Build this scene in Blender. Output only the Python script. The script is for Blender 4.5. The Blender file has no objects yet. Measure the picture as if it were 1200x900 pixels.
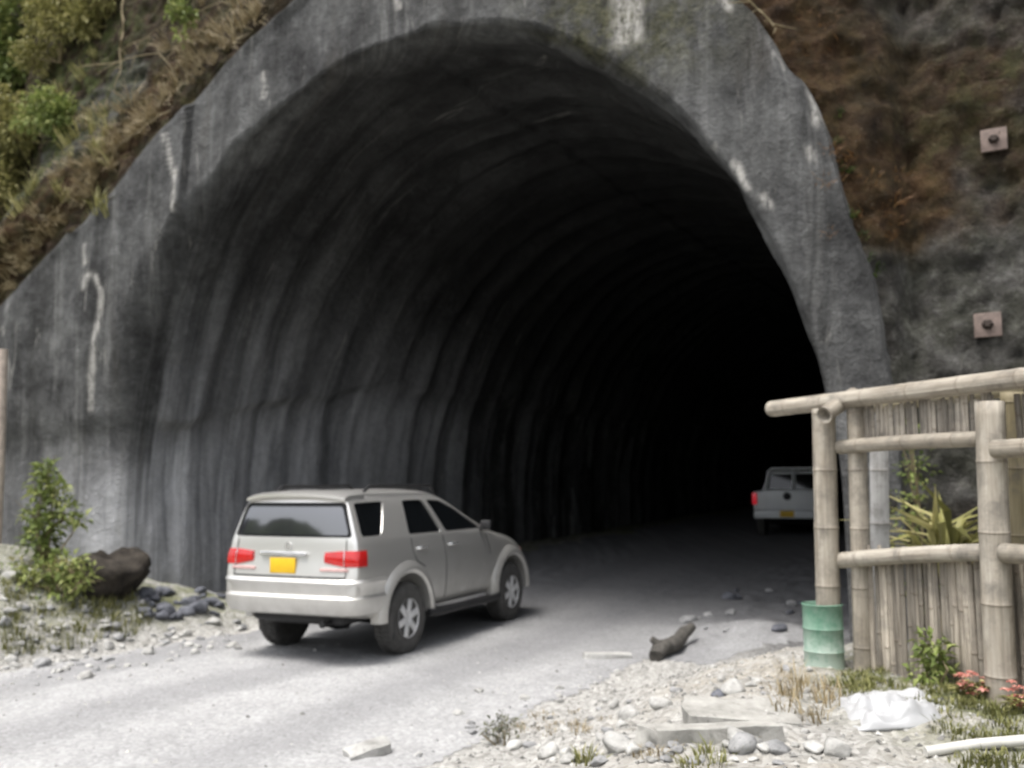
import bpy, bmesh, math, random
import numpy as np
from mathutils import Vector, Matrix
from mathutils.bvhtree import BVHTree

random.seed(7)
RNG = np.random.default_rng(7)
SC = bpy.context.scene
COL = SC.collection
PI = math.pi
R = math.radians

# ------------------------------------------------------------------ camera model
F, CH, ROLL = 1100.0, 1.9, R(.5)
PITCH = math.atan(115 / F)
CR, SR = math.cos(ROLL), math.sin(ROLL)
CP, SP = math.cos(PITCH), math.sin(PITCH)
RIGHT = Vector((CR, SR * SP, -SR * CP))
UP = Vector((SR, -CR * SP, CR * CP))
FWD = Vector((0, CP, SP))
EYE = Vector((0, 0, CH))


def ray(px, py):
    return FWD + RIGHT * ((px - 600) / F) + UP * ((450 - py) / F)


def at(px, py, y):
    d = ray(px, py)
    return EYE + d * (y / d.y)


# ------------------------------------------------------------------ noise
def _h(ix, iy, iz):
    n = (ix.astype(np.int64) * 374761393 + iy.astype(np.int64) * 668265263 + iz.astype(np.int64) * 2147483647) & 0xffffffff
    n = ((n ^ (n >> 13)) * 1274126177) & 0xffffffff
    return ((n ^ (n >> 16)) & 0xffff) / 65535.0


def vn(x, y, z=0.0):
    x, y, z = np.broadcast_arrays(np.asarray(x, float), np.asarray(y, float), np.asarray(z, float))
    xi, yi, zi = np.floor(x), np.floor(y), np.floor(z)
    fx, fy, fz = x - xi, y - yi, z - zi
    fx, fy, fz = [t * t * (3 - 2 * t) for t in (fx, fy, fz)]
    r = 0
    for a in (0, 1):
        for b in (0, 1):
            for c in (0, 1):
                w = (fx if a else 1 - fx) * (fy if b else 1 - fy) * (fz if c else 1 - fz)
                r = r + w * _h(xi + a, yi + b, zi + c)
    return r * 2 - 1


def fbm(x, y, z=0.0, o=4, g=.5):
    r, a, s = 0, 1, 0
    for i in range(o):
        f = 2.03 ** i
        r = r + a * vn(np.asarray(x) * f + 17.3 * i, np.asarray(y) * f - 9.1 * i, np.asarray(z) * f + 3.7 * i)
        s += a
        a *= g
    return r / s


def ss(x, a, b):
    t = np.clip((np.asarray(x, float) - a) / (b - a), 0, 1)
    return t * t * (3 - 2 * t)


# ------------------------------------------------------------------ object helpers
def tag(o, label=None, cat=None, group=None, kind=None):
    if label: o['label'] = label
    if cat: o['category'] = cat
    if group: o['group'] = group
    if kind: o['kind'] = kind
    return o


def thing(name, label, cat, loc=(0, 0, 0), rotz=0.0, group=None):
    o = bpy.data.objects.new(name, None)
    COL.objects.link(o)
    o.location = loc
    o.rotation_euler = (0, 0, rotz)
    o.empty_display_size = .2
    return tag(o, label, cat, group)


def link(name, me, mat, parent=None):
    o = bpy.data.objects.new(name, me)
    COL.objects.link(o)
    if mat is not None:
        me.materials.clear()
        me.materials.append(mat)
    if parent is not None:
        o.parent = parent
    return o


def mesh(name, vs, fs, mat, parent=None, smooth=True, attrs=None, uv=None):
    me = bpy.data.meshes.new(name)
    me.from_pydata([tuple(v) for v in vs], [], [tuple(f) for f in fs])
    if smooth:
        me.polygons.foreach_set('use_smooth', [True] * len(me.polygons))
    if attrs:
        for k, v in attrs.items():
            a = me.attributes.new(k, 'FLOAT', 'POINT')
            a.data.foreach_set('value', np.asarray(v, dtype=np.float32).ravel())
    if uv is not None:
        l = me.uv_layers.new(name='UVMap')
        idx = np.zeros(len(me.loops), dtype=np.int32)
        me.loops.foreach_get('vertex_index', idx)
        l.data.foreach_set('uv', np.asarray(uv, dtype=np.float32)[idx].ravel())
    me.update()
    return link(name, me, mat, parent)


class MB:
    """collects shapes, links them as one mesh object"""

    def __init__(s):
        s.bm = bmesh.new()

    def box(s, c, d, bev=0.0, rot=None, seg=2):
        g = bmesh.ops.create_cube(s.bm, size=1)
        vs = g['verts']
        M = Matrix.Translation(c) @ (rot.to_4x4() if rot else Matrix.Identity(4)) @ Matrix.Diagonal((d[0], d[1], d[2], 1))
        bmesh.ops.transform(s.bm, matrix=M, verts=vs)
        if bev:
            es = list({e for v in vs for e in v.link_edges})
            bmesh.ops.bevel(s.bm, geom=es, offset=bev, segments=seg, affect='EDGES', profile=.5)
        return s

    def tube(s, pts, rad, n=10, cap=True):
        pts = [Vector(p) for p in pts]
        rs = rad if hasattr(rad, '__len__') else [rad] * len(pts)
        rings = []
        t0 = (pts[1] - pts[0]).normalized()
        ref = Vector((0, 0, 1)) if abs(t0.z) < .9 else Vector((1, 0, 0))
        a = t0.cross(ref).normalized()
        for i, p in enumerate(pts):
            t = (pts[min(i + 1, len(pts) - 1)] - pts[max(i - 1, 0)]).normalized()
            a = (a - t * a.dot(t)).normalized()
            b = t.cross(a)
            rings.append([s.bm.verts.new(p + (a * math.cos(2 * PI * k / n) + b * math.sin(2 * PI * k / n)) * rs[i]) for k in range(n)])
        for i in range(len(rings) - 1):
            for k in range(n):
                s.bm.faces.new((rings[i][k], rings[i][(k + 1) % n], rings[i + 1][(k + 1) % n], rings[i + 1][k]))
        if cap:
            s.bm.faces.new(rings[0][::-1])
            s.bm.faces.new(rings[-1])
        return s

    def lathe(s, prof, axis='y', c=(0, 0, 0), n=32):
        """prof: list of (r, h) revolved about the axis, closed if the first and last radius are 0"""
        rings = []
        for r, h in prof:
            ring = []
            for k in range(n):
                ca, sa = math.cos(2 * PI * k / n) * r, math.sin(2 * PI * k / n) * r
                p = {'y': (ca, h, sa), 'z': (ca, sa, h), 'x': (h, ca, sa)}[axis]
                ring.append(s.bm.verts.new(Vector(p) + Vector(c)))
            rings.append(ring)
        for i in range(len(rings) - 1):
            for k in range(n):
                s.bm.faces.new((rings[i][k], rings[i][(k + 1) % n], rings[i + 1][(k + 1) % n], rings[i + 1][k]))
        s.bm.faces.new(rings[0][::-1])
        s.bm.faces.new(rings[-1])
        return s

    def prism(s, poly, dirv, off=(0, 0, 0)):
        a = [s.bm.verts.new(Vector(p) + Vector(off)) for p in poly]
        b = [s.bm.verts.new(Vector(p) + Vector(off) + Vector(dirv)) for p in poly]
        s.bm.faces.new(a[::-1])
        s.bm.faces.new(b)
        n = len(a)
        for i in range(n):
            s.bm.faces.new((a[i], a[(i + 1) % n], b[(i + 1) % n], b[i]))
        return s

    def data(s, name, sharp=40):
        bmesh.ops.recalc_face_normals(s.bm, faces=s.bm.faces[:])
        for f in s.bm.faces:
            f.smooth = True
        for e in s.bm.edges:
            if len(e.link_faces) == 2 and e.calc_face_angle(0) > R(sharp):
                e.smooth = False
        me = bpy.data.meshes.new(name)
        s.bm.to_mesh(me)
        s.bm.free()
        return me

    def build(s, name, mat, parent=None, sharp=40):
        return link(name, s.data(name, sharp), mat, parent)


# ------------------------------------------------------------------ materials
class NT:
    def __init__(s, name):
        s.m = bpy.data.materials.new(name)
        s.m.use_nodes = True
        s.t = s.m.node_tree
        s.b = s.t.nodes['Principled BSDF']

    def n(s, typ, **kw):
        nd = s.t.nodes.new(typ)
        for k, v in kw.items():
            setattr(nd, k, v)
        return nd

    def l(s, a, b):
        s.t.links.new(a, b)

    def inp(s, nd, key, v):
        if hasattr(v, 'is_output'):
            s.l(v, nd.inputs[key])
        else:
            nd.inputs[key].default_value = v

    def coord(s, kind='Object'):
        return s.n('ShaderNodeTexCoord').outputs[kind]

    def geo(s):
        return s.n('ShaderNodeNewGeometry').outputs['Position']

    def map(s, v, scale=(1, 1, 1), loc=(0, 0, 0)):
        nd = s.n('ShaderNodeMapping')
        s.l(v, nd.inputs['Vector'])
        nd.inputs['Scale'].default_value = scale
        nd.inputs['Location'].default_value = loc
        return nd.outputs[0]

    def noise(s, v, scale, detail=5, rough=.6, dist=0.0):
        nd = s.n('ShaderNodeTexNoise')
        s.l(v, nd.inputs['Vector'])
        nd.inputs['Scale'].default_value = scale
        nd.inputs['Detail'].default_value = detail
        nd.inputs['Roughness'].default_value = rough
        nd.inputs['Distortion'].default_value = dist
        return nd.outputs['Fac']

    def vor(s, v, scale, feature='F1', out='Distance'):
        nd = s.n('ShaderNodeTexVoronoi', feature=feature)
        s.l(v, nd.inputs['Vector'])
        nd.inputs['Scale'].default_value = scale
        return nd.outputs[out]

    def ramp(s, fac, stops):
        nd = s.n('ShaderNodeValToRGB')
        e = nd.color_ramp.elements
        while len(e) < len(stops):
            e.new(.5)
        for i, (p, c) in enumerate(stops):
            e[i].position = p
            e[i].color = (c, c, c, 1) if not hasattr(c, '__len__') else (*c[:3], 1)
        s.l(fac, nd.inputs[0])
        return nd.outputs[0]

    def mix(s, fac, a, b, blend='MIX'):
        nd = s.n('ShaderNodeMix', data_type='RGBA', blend_type=blend)
        ins = [i for i in nd.inputs if i.enabled]
        ins = nd.inputs
        s.inp(nd, 0, fac)
        for key, v in ((6, a), (7, b)):
            if hasattr(v, 'is_output'):
                s.l(v, ins[key])
            else:
                ins[key].default_value = (v, v, v, 1) if not hasattr(v, '__len__') else (*v[:3], 1)
        return nd.outputs[2]

    def math(s, op, a, b=0.0):
        nd = s.n('ShaderNodeMath', operation=op)
        s.inp(nd, 0, a)
        s.inp(nd, 1, b)
        return nd.outputs[0]

    def attr(s, name):
        return s.n('ShaderNodeAttribute', attribute_name=name).outputs['Fac']

    def bump(s, h, strength=.5, dist=.02):
        nd = s.n('ShaderNodeBump')
        s.l(h, nd.inputs['Height'])
        nd.inputs['Strength'].default_value = strength
        nd.inputs['Distance'].default_value = dist
        s.l(nd.outputs[0], s.b.inputs['Normal'])

    def out(s, col=None, rough=.8, metal=0.0, spec=.3, coat=0.0):
        if col is not None:
            s.inp(s.b, 'Base Color', col if hasattr(col, 'is_output') else (*col[:3], 1))
        s.inp(s.b, 'Roughness', rough)
        s.b.inputs['Metallic'].default_value = metal
        s.b.inputs['Specular IOR Level'].default_value = spec
        s.b.inputs['Coat Weight'].default_value = coat
        return s.m


def plain(name, col, rough=.6, metal=0.0, spec=.4, coat=0.0, var=.15, scale=8.0):
    q = NT(name)
    f = q.noise(q.coord(), scale, 5, .6)
    c = q.ramp(f, [(.3, [x * (1 - var) for x in col]), (.7, [min(1, x * (1 + var)) for x in col])])
    return q.out(c, rough, metal, spec, coat)


def mat_lining():
    q = NT('shotcrete_lining')
    uv = q.coord('UV')
    pos = q.geo()
    big = q.noise(pos, .75, 8, .72)
    c = q.ramp(big, [(.36, (.030, .030, .031)), (.64, (.165, .167, .166))])
    # water stains running down the wall
    st = q.noise(q.map(uv, (1.5, .20, 1)), 1.0, 5, .65, .6)
    dark = q.ramp(st, [(.36, 0), (.60, 1)])
    c = q.mix(q.math('MULTIPLY', q.math('SUBTRACT', 1.0, dark), .58), c, (.024, .024, .023))
    st2 = q.noise(q.map(uv, (2.6, .26, 1), (7, 3, 0)), 1.0, 5, .7, .5)
    lt = q.ramp(st2, [(.54, 0), (.74, 1)])
    c = q.mix(q.math('MULTIPLY', lt, .6), c, (.25, .25, .245))
    st3 = q.noise(q.map(uv, (7, .5, 1), (2, 9, 0)), 1.0, 5, .75, .3)
    c = q.mix(q.math('MULTIPLY', q.ramp(st3, [(.62, 0), (.76, 1)]), .28), c, (.36, .355, .34))
    sp = q.noise(pos, 8, 7, .75)
    c = q.mix(.85, c, q.ramp(sp, [(.3, .30), (.7, .70)]), 'OVERLAY')
    brown = q.ramp(q.noise(q.map(uv, (1.2, .3, 1), (3, 1, 0)), 1.0, 5, .6, .4), [(.58, 0), (.72, .6)])
    c = q.mix(q.math('MULTIPLY', brown, .5), c, (.055, .042, .026))
    moss = q.math('MULTIPLY', q.attr('moss'), q.ramp(q.noise(pos, 2.6, 7, .75), [(.38, 0), (.58, 1)]))
    c = q.mix(moss, c, q.ramp(sp, [(.35, (.025, .026, .012)), (.65, (.13, .128, .08))]))
    cl = q.mix(q.ramp(st, [(.34, 0), (.62, 1)]), (.22, .225, .235), (.60, .605, .625))
    c = q.mix(q.attr('clean'), c, q.mix(.6, cl, q.ramp(sp, [(.3, .36), (.7, .64)]), 'OVERLAY'))
    c = q.mix(q.attr('bore_dark'), c, (.016, .016, .016))
    c = q.mix(q.math('MULTIPLY', q.ramp(q.noise(q.map(uv, (3.2, .55, 1), (5, 5, 0)), 1.3, 6, .72, .8), [(.61, 0), (.72, 1)]), .62), c, (.42, .41, .38))
    wh = q.math('MULTIPLY', q.attr('white'), q.ramp(q.noise(q.map(pos, (1, 1, .4)), 11, 6, .75), [(.36, 0), (.56, 1)]))
    c = q.mix(q.math('MULTIPLY', wh, .85), c, (.56, .545, .51))
    h = q.math('ADD', q.noise(pos, 3.0, 7, .7), q.math('MULTIPLY', q.noise(pos, 24, 4, .7), .35))
    q.bump(h, 1.0, .10)
    return q.out(c, .9, 0, .2)


def mat_cliff():
    q = NT('cliff_rock_and_soil')
    pos = q.geo()
    n1 = q.noise(pos, .8, 6, .7)
    n2 = q.noise(pos, 4.0, 7, .72)
    soil = q.ramp(n2, [(.28, (.012, .008, .005)), (.5, (.042, .028, .017)), (.72, (.10, .07, .042))])
    rust = q.ramp(n2, [(.3, (.018, .011, .007)), (.5, (.062, .035, .017)), (.75, (.15, .092, .046))])
    grey = q.ramp(n2, [(.28, (.020, .0185, .0165)), (.5, (.080, .077, .071)), (.72, (.20, .196, .184))])
    c = q.mix(q.attr('rust'), soil, rust)
    g = q.math('ADD', q.attr('grey'), q.math('MULTIPLY', q.math('SUBTRACT', n1, .5), 1.1))
    c = q.mix(q.ramp(g, [(.3, 0), (.72, 1)]), c, grey)
    moss = q.math('MULTIPLY', q.attr('moss'), q.ramp(q.noise(pos, 2.7, 6, .7), [(.42, 0), (.6, 1)]))
    c = q.mix(moss, c, q.ramp(n2, [(.3, (.03, .04, .012)), (.7, (.10, .12, .035))]))
    sp = q.noise(pos, 16, 5, .75)
    c = q.mix(q.ramp(sp, [(.62, 0), (.74, .5)]), c, (.30, .30, .28))
    c = q.mix(q.ramp(q.vor(pos, 3.1), [(.02, .55), (.12, 0)]), c, (.01, .009, .008))
    h = q.math('ADD', q.noise(pos, 2.4, 8, .7), q.math('MULTIPLY', q.noise(pos, 15, 5, .75), .4))
    q.bump(h, 1.0, .3)
    return q.out(c, .92, 0, .2)


def mat_ground():
    q = NT('gravel_and_dirt_ground')
    pos = q.geo()
    n2 = q.noise(pos, 2.2, 7, .7)
    n3 = q.noise(pos, 19, 6, .75)
    v = q.vor(pos, 24, out='Color')
    bw = q.n('ShaderNodeRGBToBW')
    q.l(v, bw.inputs[0])
    dirt = q.ramp(n2, [(.3, (.25, .243, .222)), (.7, (.44, .43, .40))])
    peb = q.ramp(bw.outputs[0], [(.15, (.17, .165, .155)), (.55, (.40, .395, .38)), (.85, (.66, .65, .63))])
    c = q.mix(.36, dirt, peb)
    tan = q.math('MULTIPLY', q.attr('tan'), q.ramp(n2, [(.36, 0), (.62, 1)]))
    c = q.mix(tan, c, q.ramp(n3, [(.3, (.18, .14, .085)), (.7, (.36, .30, .20))]))
    gr = q.math('MULTIPLY', q.attr('grass'), q.ramp(q.noise(pos, 3.2, 6, .7), [(.36, 0), (.55, 1)]))
    c = q.mix(gr, c, q.ramp(n3, [(.3, (.05, .06, .018)), (.7, (.16, .17, .06))]))
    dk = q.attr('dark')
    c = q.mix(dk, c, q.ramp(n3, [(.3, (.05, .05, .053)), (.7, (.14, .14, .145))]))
    c = q.mix(q.ramp(n3, [(.30, .5), (.46, 0)]), c, (.08, .078, .072))
    h = q.math('ADD', q.math('MULTIPLY', q.vor(pos, 24), -.6), q.noise(pos, 9, 7, .7))
    q.bump(h, .8, .035)
    return q.out(c, .93, 0, .2)


def mat_road():
    q = NT('crushed_stone_road')
    pos = q.geo()
    along = q.attr('lane')
    n2 = q.noise(pos, 1.3, 7, .7)
    n3 = q.noise(pos, 26, 6, .75)
    v = q.vor(pos, 34, out='Color')
    bw = q.n('ShaderNodeRGBToBW')
    q.l(v, bw.inputs[0])
    c = q.ramp(n2, [(.3, (.25, .25, .25)), (.7, (.37, .37, .368))])
    peb = q.ramp(bw.outputs[0], [(.15, (.24, .24, .24)), (.55, (.46, .46, .455)), (.85, (.68, .68, .68))])
    c = q.mix(.24, c, peb)
    c = q.mix(q.math('MULTIPLY', along, .6), c, q.ramp(n3, [(.3, (.13, .13, .135)), (.7, (.27, .27, .275))]))
    c = q.mix(q.ramp(n3, [(.28, .45), (.44, 0)]), c, (.10, .10, .105))
    c = q.mix(q.attr('mouth_shade'), c, q.ramp(n3, [(.3, (.085, .086, .09)), (.7, (.17, .172, .18))]))
    h = q.math('ADD', q.math('MULTIPLY', q.vor(pos, 34), -.5), q.noise(pos, 9, 7, .7))
    q.bump(h, .45, .02)
    return q.out(c, .92, 0, .2)


def mat_rock(name, a, b, bumpd=.03):
    q = NT(name)
    pos = q.geo()
    n = q.noise(pos, 6, 7, .7)
    c = q.ramp(n, [(.3, a), (.7, b)])
    c = q.mix(q.ramp(q.noise(pos, 22, 5, .7), [(.3, .45), (.45, 0)]), c, [x * .45 for x in a])
    q.bump(q.noise(pos, 14, 7, .7), .7, bumpd)
    return q.out(c, .9, 0, .25)


def mat_leaf(name, a, b, c3, trans=.25):
    q = NT(name)
    f = q.attr('shade')
    c = q.ramp(f, [(0, a), (.55, b), (1, c3)])
    q.b.inputs['Subsurface Weight'].default_value = 0
    m = q.out(c, .55, 0, .3)
    t = q.n('ShaderNodeBsdfTranslucent')
    q.l(c, t.inputs['Color'])
    mx = q.n('ShaderNodeMixShader')
    mx.inputs[0].default_value = trans
    q.l(q.b.outputs[0], mx.inputs[1])
    q.l(t.outputs[0], mx.inputs[2])
    q.l(mx.outputs[0], q.t.nodes['Material Output'].inputs['Surface'])
    return m


def mat_bamboo(name, a, b, node=.42, slat=False):
    q = NT(name)
    co = q.coord('UV')      # u around, v along in metres
    n = q.noise(q.map(co, (3, .9, 1)), 2.0, 6, .65, .3)
    c = q.ramp(n, [(.28, a), (.72, b)])
    w = q.noise(q.map(co, (14, .5, 1)), 2.0, 4, .6)
    c = q.mix(.55, c, q.ramp(w, [(.3, .32), (.7, .66)]), 'OVERLAY')
    mold = q.ramp(q.noise(q.coord(), 5.5, 6, .7), [(.48, 0), (.68, .7)])
    c = q.mix(mold, c, (.12, .112, .10))
    oi = q.n('ShaderNodeObjectInfo').outputs['Random']
    c = q.mix(.75, c, q.ramp(oi, [(0, (.36, .35, .33)), (.5, (.5, .49, .475)), (1, (.60, .60, .60))]), 'OVERLAY')
    if slat: c = q.mix(.95, c, q.ramp(q.attr('shade'), [(0, .24), (.55, .52), (1, .80)]), 'OVERLAY')
    sep = q.n('ShaderNodeSeparateXYZ')
    q.l(co, sep.inputs[0])
    fr = q.math('FRACT', q.math('DIVIDE', sep.outputs[1], node))
    band = q.math('ABSOLUTE', q.math('SUBTRACT', fr, .5))
    bm_ = q.ramp(band, [(.0, 1), (.025, 0)])
    c = q.mix(q.math('MULTIPLY', bm_, .4), c, (.13, .10, .07))
    q.bump(q.math('ADD', w, q.math('MULTIPLY', bm_, 1.4)), .35, .01)
    return q.out(c, .62, 0, .3)


def mat_paint():
    q = NT('silver_car_paint')
    pos = q.coord()
    sep = q.n('ShaderNodeSeparateXYZ')
    q.l(pos, sep.inputs[0])
    dirt = q.noise(pos, 3.0, 6, .7)
    low = q.n('ShaderNodeMapRange')
    q.l(sep.outputs[2], low.inputs[0])
    low.inputs[1].default_value = 1.15
    low.inputs[2].default_value = .35
    d = q.math('MULTIPLY', low.outputs[0], q.ramp(dirt, [(.3, .3), (.7, .95)]))
    c = q.mix(d, (.74, .73, .70), (.38, .365, .335))
    q.out(c, .3, .7, .5, .35)
    q.l(q.math('ADD', .28, q.math('MULTIPLY', d, .45)), q.b.inputs['Roughness'])
    q.b.inputs['Coat Roughness'].default_value = .08
    return q.m


def mat_glass(name, ior, tint=(.006, .007, .008), rough=.04):
    q = NT(name)
    q.out(tint, rough, 0, .5)
    q.b.inputs['IOR'].default_value = ior
    return q.m


def mat_lamp(name, col, e):
    q = NT(name)
    v = q.noise(q.coord(), 14, 3, .5)
    c = q.ramp(v, [(.4, col), (.6, [x * .85 for x in col])])
    q.out(c, .15, 0, .6, .5)
    q.b.inputs['Emission Color'].default_value = (*col, 1)
    q.b.inputs['Emission Strength'].default_value = e
    return q.m


def mat_drum():
    q = NT('worn_green_paint')
    pos = q.coord()
    n = q.noise(pos, 7, 6, .7)
    c = q.ramp(n, [(.3, (.022, .12, .065)), (.7, (.055, .21, .125))])
    sep = q.n('ShaderNodeSeparateXYZ')
    q.l(pos, sep.inputs[0])
    lowf = q.n('ShaderNodeMapRange')
    q.l(sep.outputs[2], lowf.inputs[0])
    lowf.inputs[1].default_value = .34
    lowf.inputs[2].default_value = .05
    f = q.math('MULTIPLY', q.ramp(q.noise(pos, 11, 6, .7), [(.30, .25), (.58, 1)]), q.math('ADD', lowf.outputs[0], .42))
    c = q.mix(f, c, (.34, .42, .36))
    return q.out(c, .55, 0, .4)


M = {}
M['lining'] = mat_lining()
M['cliff'] = mat_cliff()
M['ground'] = mat_ground()
M['road'] = mat_road()
M['stone_pale'] = mat_rock('pale_stone', (.26, .255, .24), (.55, .545, .52))
M['stone_grey'] = mat_rock('grey_stone', (.17, .172, .175), (.38, .38, .375))
M['stone_slate'] = mat_rock('blue_grey_slate', (.05, .053, .062), (.19, .197, .222))
M['stone_brown'] = mat_rock('brown_boulder', (.016, .014, .012), (.085, .072, .058), .09)
M['concrete'] = mat_rock('old_concrete', (.24, .235, .215), (.44, .43, .40), .015)
M['log'] = mat_rock('weathered_grey_wood', (.035, .033, .03), (.15, .14, .125))
M['bamboo'] = mat_bamboo('sun_bleached_bamboo', (.20, .172, .135), (.42, .39, .335))
M['bamboo_y'] = mat_bamboo('yellow_bamboo', (.18, .15, .085), (.34, .30, .20))
M['bamboo_w'] = mat_bamboo('pale_grey_bamboo', (.38, .385, .39), (.56, .565, .57))
M['slat'] = mat_bamboo('split_bamboo_slats', (.10, .084, .066), (.46, .42, .36), .55, True)
M['paint'] = mat_paint()
M['white_paint'] = plain('white_truck_paint', (.84, .86, .88), .35, 0, .5, .3, .06, 2)
M['glass'] = mat_glass('dark_tinted_glass', 1.5)
M['glass_rear'] = mat_glass('mirror_tinted_glass', 2.7, (.014, .014, .02), .07)
M['black'] = plain('black_plastic', (.018, .018, .019), .55)
M['tyre'] = plain('dusty_tyre_rubber', (.075, .073, .07), .85, 0, .2, 0, .3, 12)
M['alloy'] = plain('alloy_rim', (.62, .62, .62), .4, .25, .5)
M['red'] = mat_lamp('red_lamp_lens', (.45, .014, .014), .05)
M['red_lit'] = mat_lamp('red_lamp_lens_lit', (.75, .03, .05), .14)
M['clear'] = mat_lamp('pale_lamp_lens', (.62, .40, .38), 0)
M['plate'] = plain('yellow_plate', (.70, .44, .02), .4, 0, .4, 0, .08, 20)
M['chrome'] = plain('bright_trim', (.7, .7, .7), .2, .9)
M['drum'] = mat_drum()
M['sack'] = plain('white_plastic', (.41, .415, .42), .5, 0, .4, 0, .08, 6)
M['whitewood'] = plain('white_painted_wood', (.55, .54, .50), .6, 0, .3, 0, .12, 10)
M['post'] = plain('pinkish_bare_wood', (.46, .39, .33), .8, 0, .2, 0, .25, 9)
M['steel'] = plain('primed_steel_plate', (.15, .115, .10), .7, .1, .3, 0, .3, 14)
M['hole'] = plain('rusty_nut', (.035, .025, .02), .8)
M['leaf'] = mat_leaf('bright_leaf', (.06, .09, .022), (.20, .25, .07), (.42, .44, .17))
M['leaf_y'] = mat_leaf('yellow_green_leaf', (.10, .10, .032), (.27, .26, .095), (.46, .42, .20))
M['leaf_d'] = mat_leaf('dark_leaf', (.018, .03, .01), (.05, .08, .02), (.11, .15, .04))
M['leaf_g'] = mat_leaf('grey_green_leaf', (.07, .072, .05), (.16, .165, .11), (.30, .29, .2))
M['dry'] = mat_leaf('dry_straw', (.13, .095, .045), (.29, .23, .13), (.44, .38, .24), .15)
M['fern'] = mat_leaf('rusty_dead_fern', (.05, .024, .009), (.14, .068, .022), (.26, .15, .06), .15)
M['grassm'] = mat_leaf('short_grass', (.06, .068, .02), (.17, .175, .06), (.32, .30, .13), .2)
M['flower'] = mat_leaf('coral_red_petal', (.30, .085, .07), (.50, .19, .15), (.60, .34, .28), .2)
M['stem'] = plain('dry_stem', (.20, .165, .10), .8, 0, .2, 0, .25, 14)

# ------------------------------------------------------------------ portal frame of reference
AX = R(30)
TA = Vector((math.sin(AX), math.cos(AX), 0))      # into the tunnel
TR = Vector((math.cos(AX), -math.sin(AX), 0))     # to the right along the portal face
PC = Vector((-1.4, 12.5, 0))


def W3(u, t, z):
    u, t, z = np.broadcast_arrays(np.asarray(u, float), np.asarray(t, float), np.asarray(z, float))
    return np.stack([PC.x + u * TR.x + t * TA.x, PC.y + u * TR.y + t * TA.y, z], -1)


def to_ut(x, y):
    dx, dy = np.asarray(x) - PC.x, np.asarray(y) - PC.y
    return dx * TR.x + dy * TR.y, dx * TA.x + dy * TA.y


def fac(px, py, t=0.0):
    d = ray(px, py)
    o = EYE - PC
    k = (t - o.dot(TA)) / d.dot(TA)
    p = o + d * k
    return p.dot(TR), p.z


# ------------------------------------------------------------------ ground height
def road_d(x, y):
    return (x + 1.0) * .89 - (y - 6.4) * .457


def left_e(x, y):
    # distance left of the road's left edge, and the run along it
    dx, dy = x + 5.3, y - 9.8
    return -(dx * .80 - dy * .594), dx * .594 + dy * .80


def ground_z(x, y, fine=True):
    x = np.asarray(x, float)
    y = np.asarray(y, float)
    u, t = to_ut(x, y)
    z = .035 * np.maximum(0, np.minimum(t, 45) - 2.0) * (1 - .45 * ss(-u, 2.5, 5.2))
    d = road_d(x, y)
    z = z + .58 * ss(d, .1, 2.7) * (1 - ss(y, 7.4, 10.6))
    e, s = left_e(x, y)
    z = z + (.95 * ss(e, .15, 2.6) * (1 - ss(s, .8, 4.6))) * ss(y, 4.0, 8.0) + .25 * ss(e, .1, 1.0) * (1 - ss(s, 3.6, 5.0)) * ss(y, 4.0, 8.0)
    # rubble along the foot of the right-hand wall
    z = z + .24 * np.exp(-((x - 2.95) / .75) ** 2 - ((y - 11.2) / 1.0) ** 2)
    road = ss(d, .5, -.3) * ss(e, .35, -.2)
    rough = 1 - .8 * road
    z = z + rough * .06 * fbm(x * .9, y * .9, 3.3, 4)
    # wheel ruts along the lane
    lane = np.sin((u + .35 * np.sin(t * .3)) * 3.1)
    z = z - road * .022 * (lane > .2) * (lane - .2)
    z = z + .012 * fbm(x * 1.7, y * 1.7, 8.0, 3)
    if fine:
        z = z + rough * .045 * fbm(x * 5, y * 5, 1.0, 3) + (.010 + .012 * rough) * fbm(x * 13, y * 13, 5.0, 2)
    return z


def gz(x, y):
    i = min(max(int(np.searchsorted(gx, x)) - 1, 0), len(gx) - 2)
    j = min(max(int(np.searchsorted(gy, y)) - 1, 0), len(gy) - 2)
    a = (x - gx[i]) / (gx[i + 1] - gx[i])
    b = (y - gy[j]) / (gy[j + 1] - gy[j])
    return float((GZ[i, j] * (1 - a) + GZ[i + 1, j] * a) * (1 - b) + (GZ[i, j + 1] * (1 - a) + GZ[i + 1, j + 1] * a) * b)


def gpt(px, py):
    """the point of the ground seen at a pixel of the photograph"""
    d = ray(px, py)
    k = 2.5
    while k < 60:
        p = EYE + d * k
        if p.z <= gz(p.x, p.y):
            break
        k += .03
    return EYE + d * k


def axis_pts(lo, hi, step, far):
    c = list(np.arange(lo, hi + 1e-6, step))
    a, s = lo, step
    pre = []
    while a > -far:
        s *= 1.35
        a -= s
        pre.append(a)
    b, s = hi, step
    post = []
    while b < far:
        s *= 1.35
        b += s
        post.append(b)
    return np.array(pre[::-1] + c + post)


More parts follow.
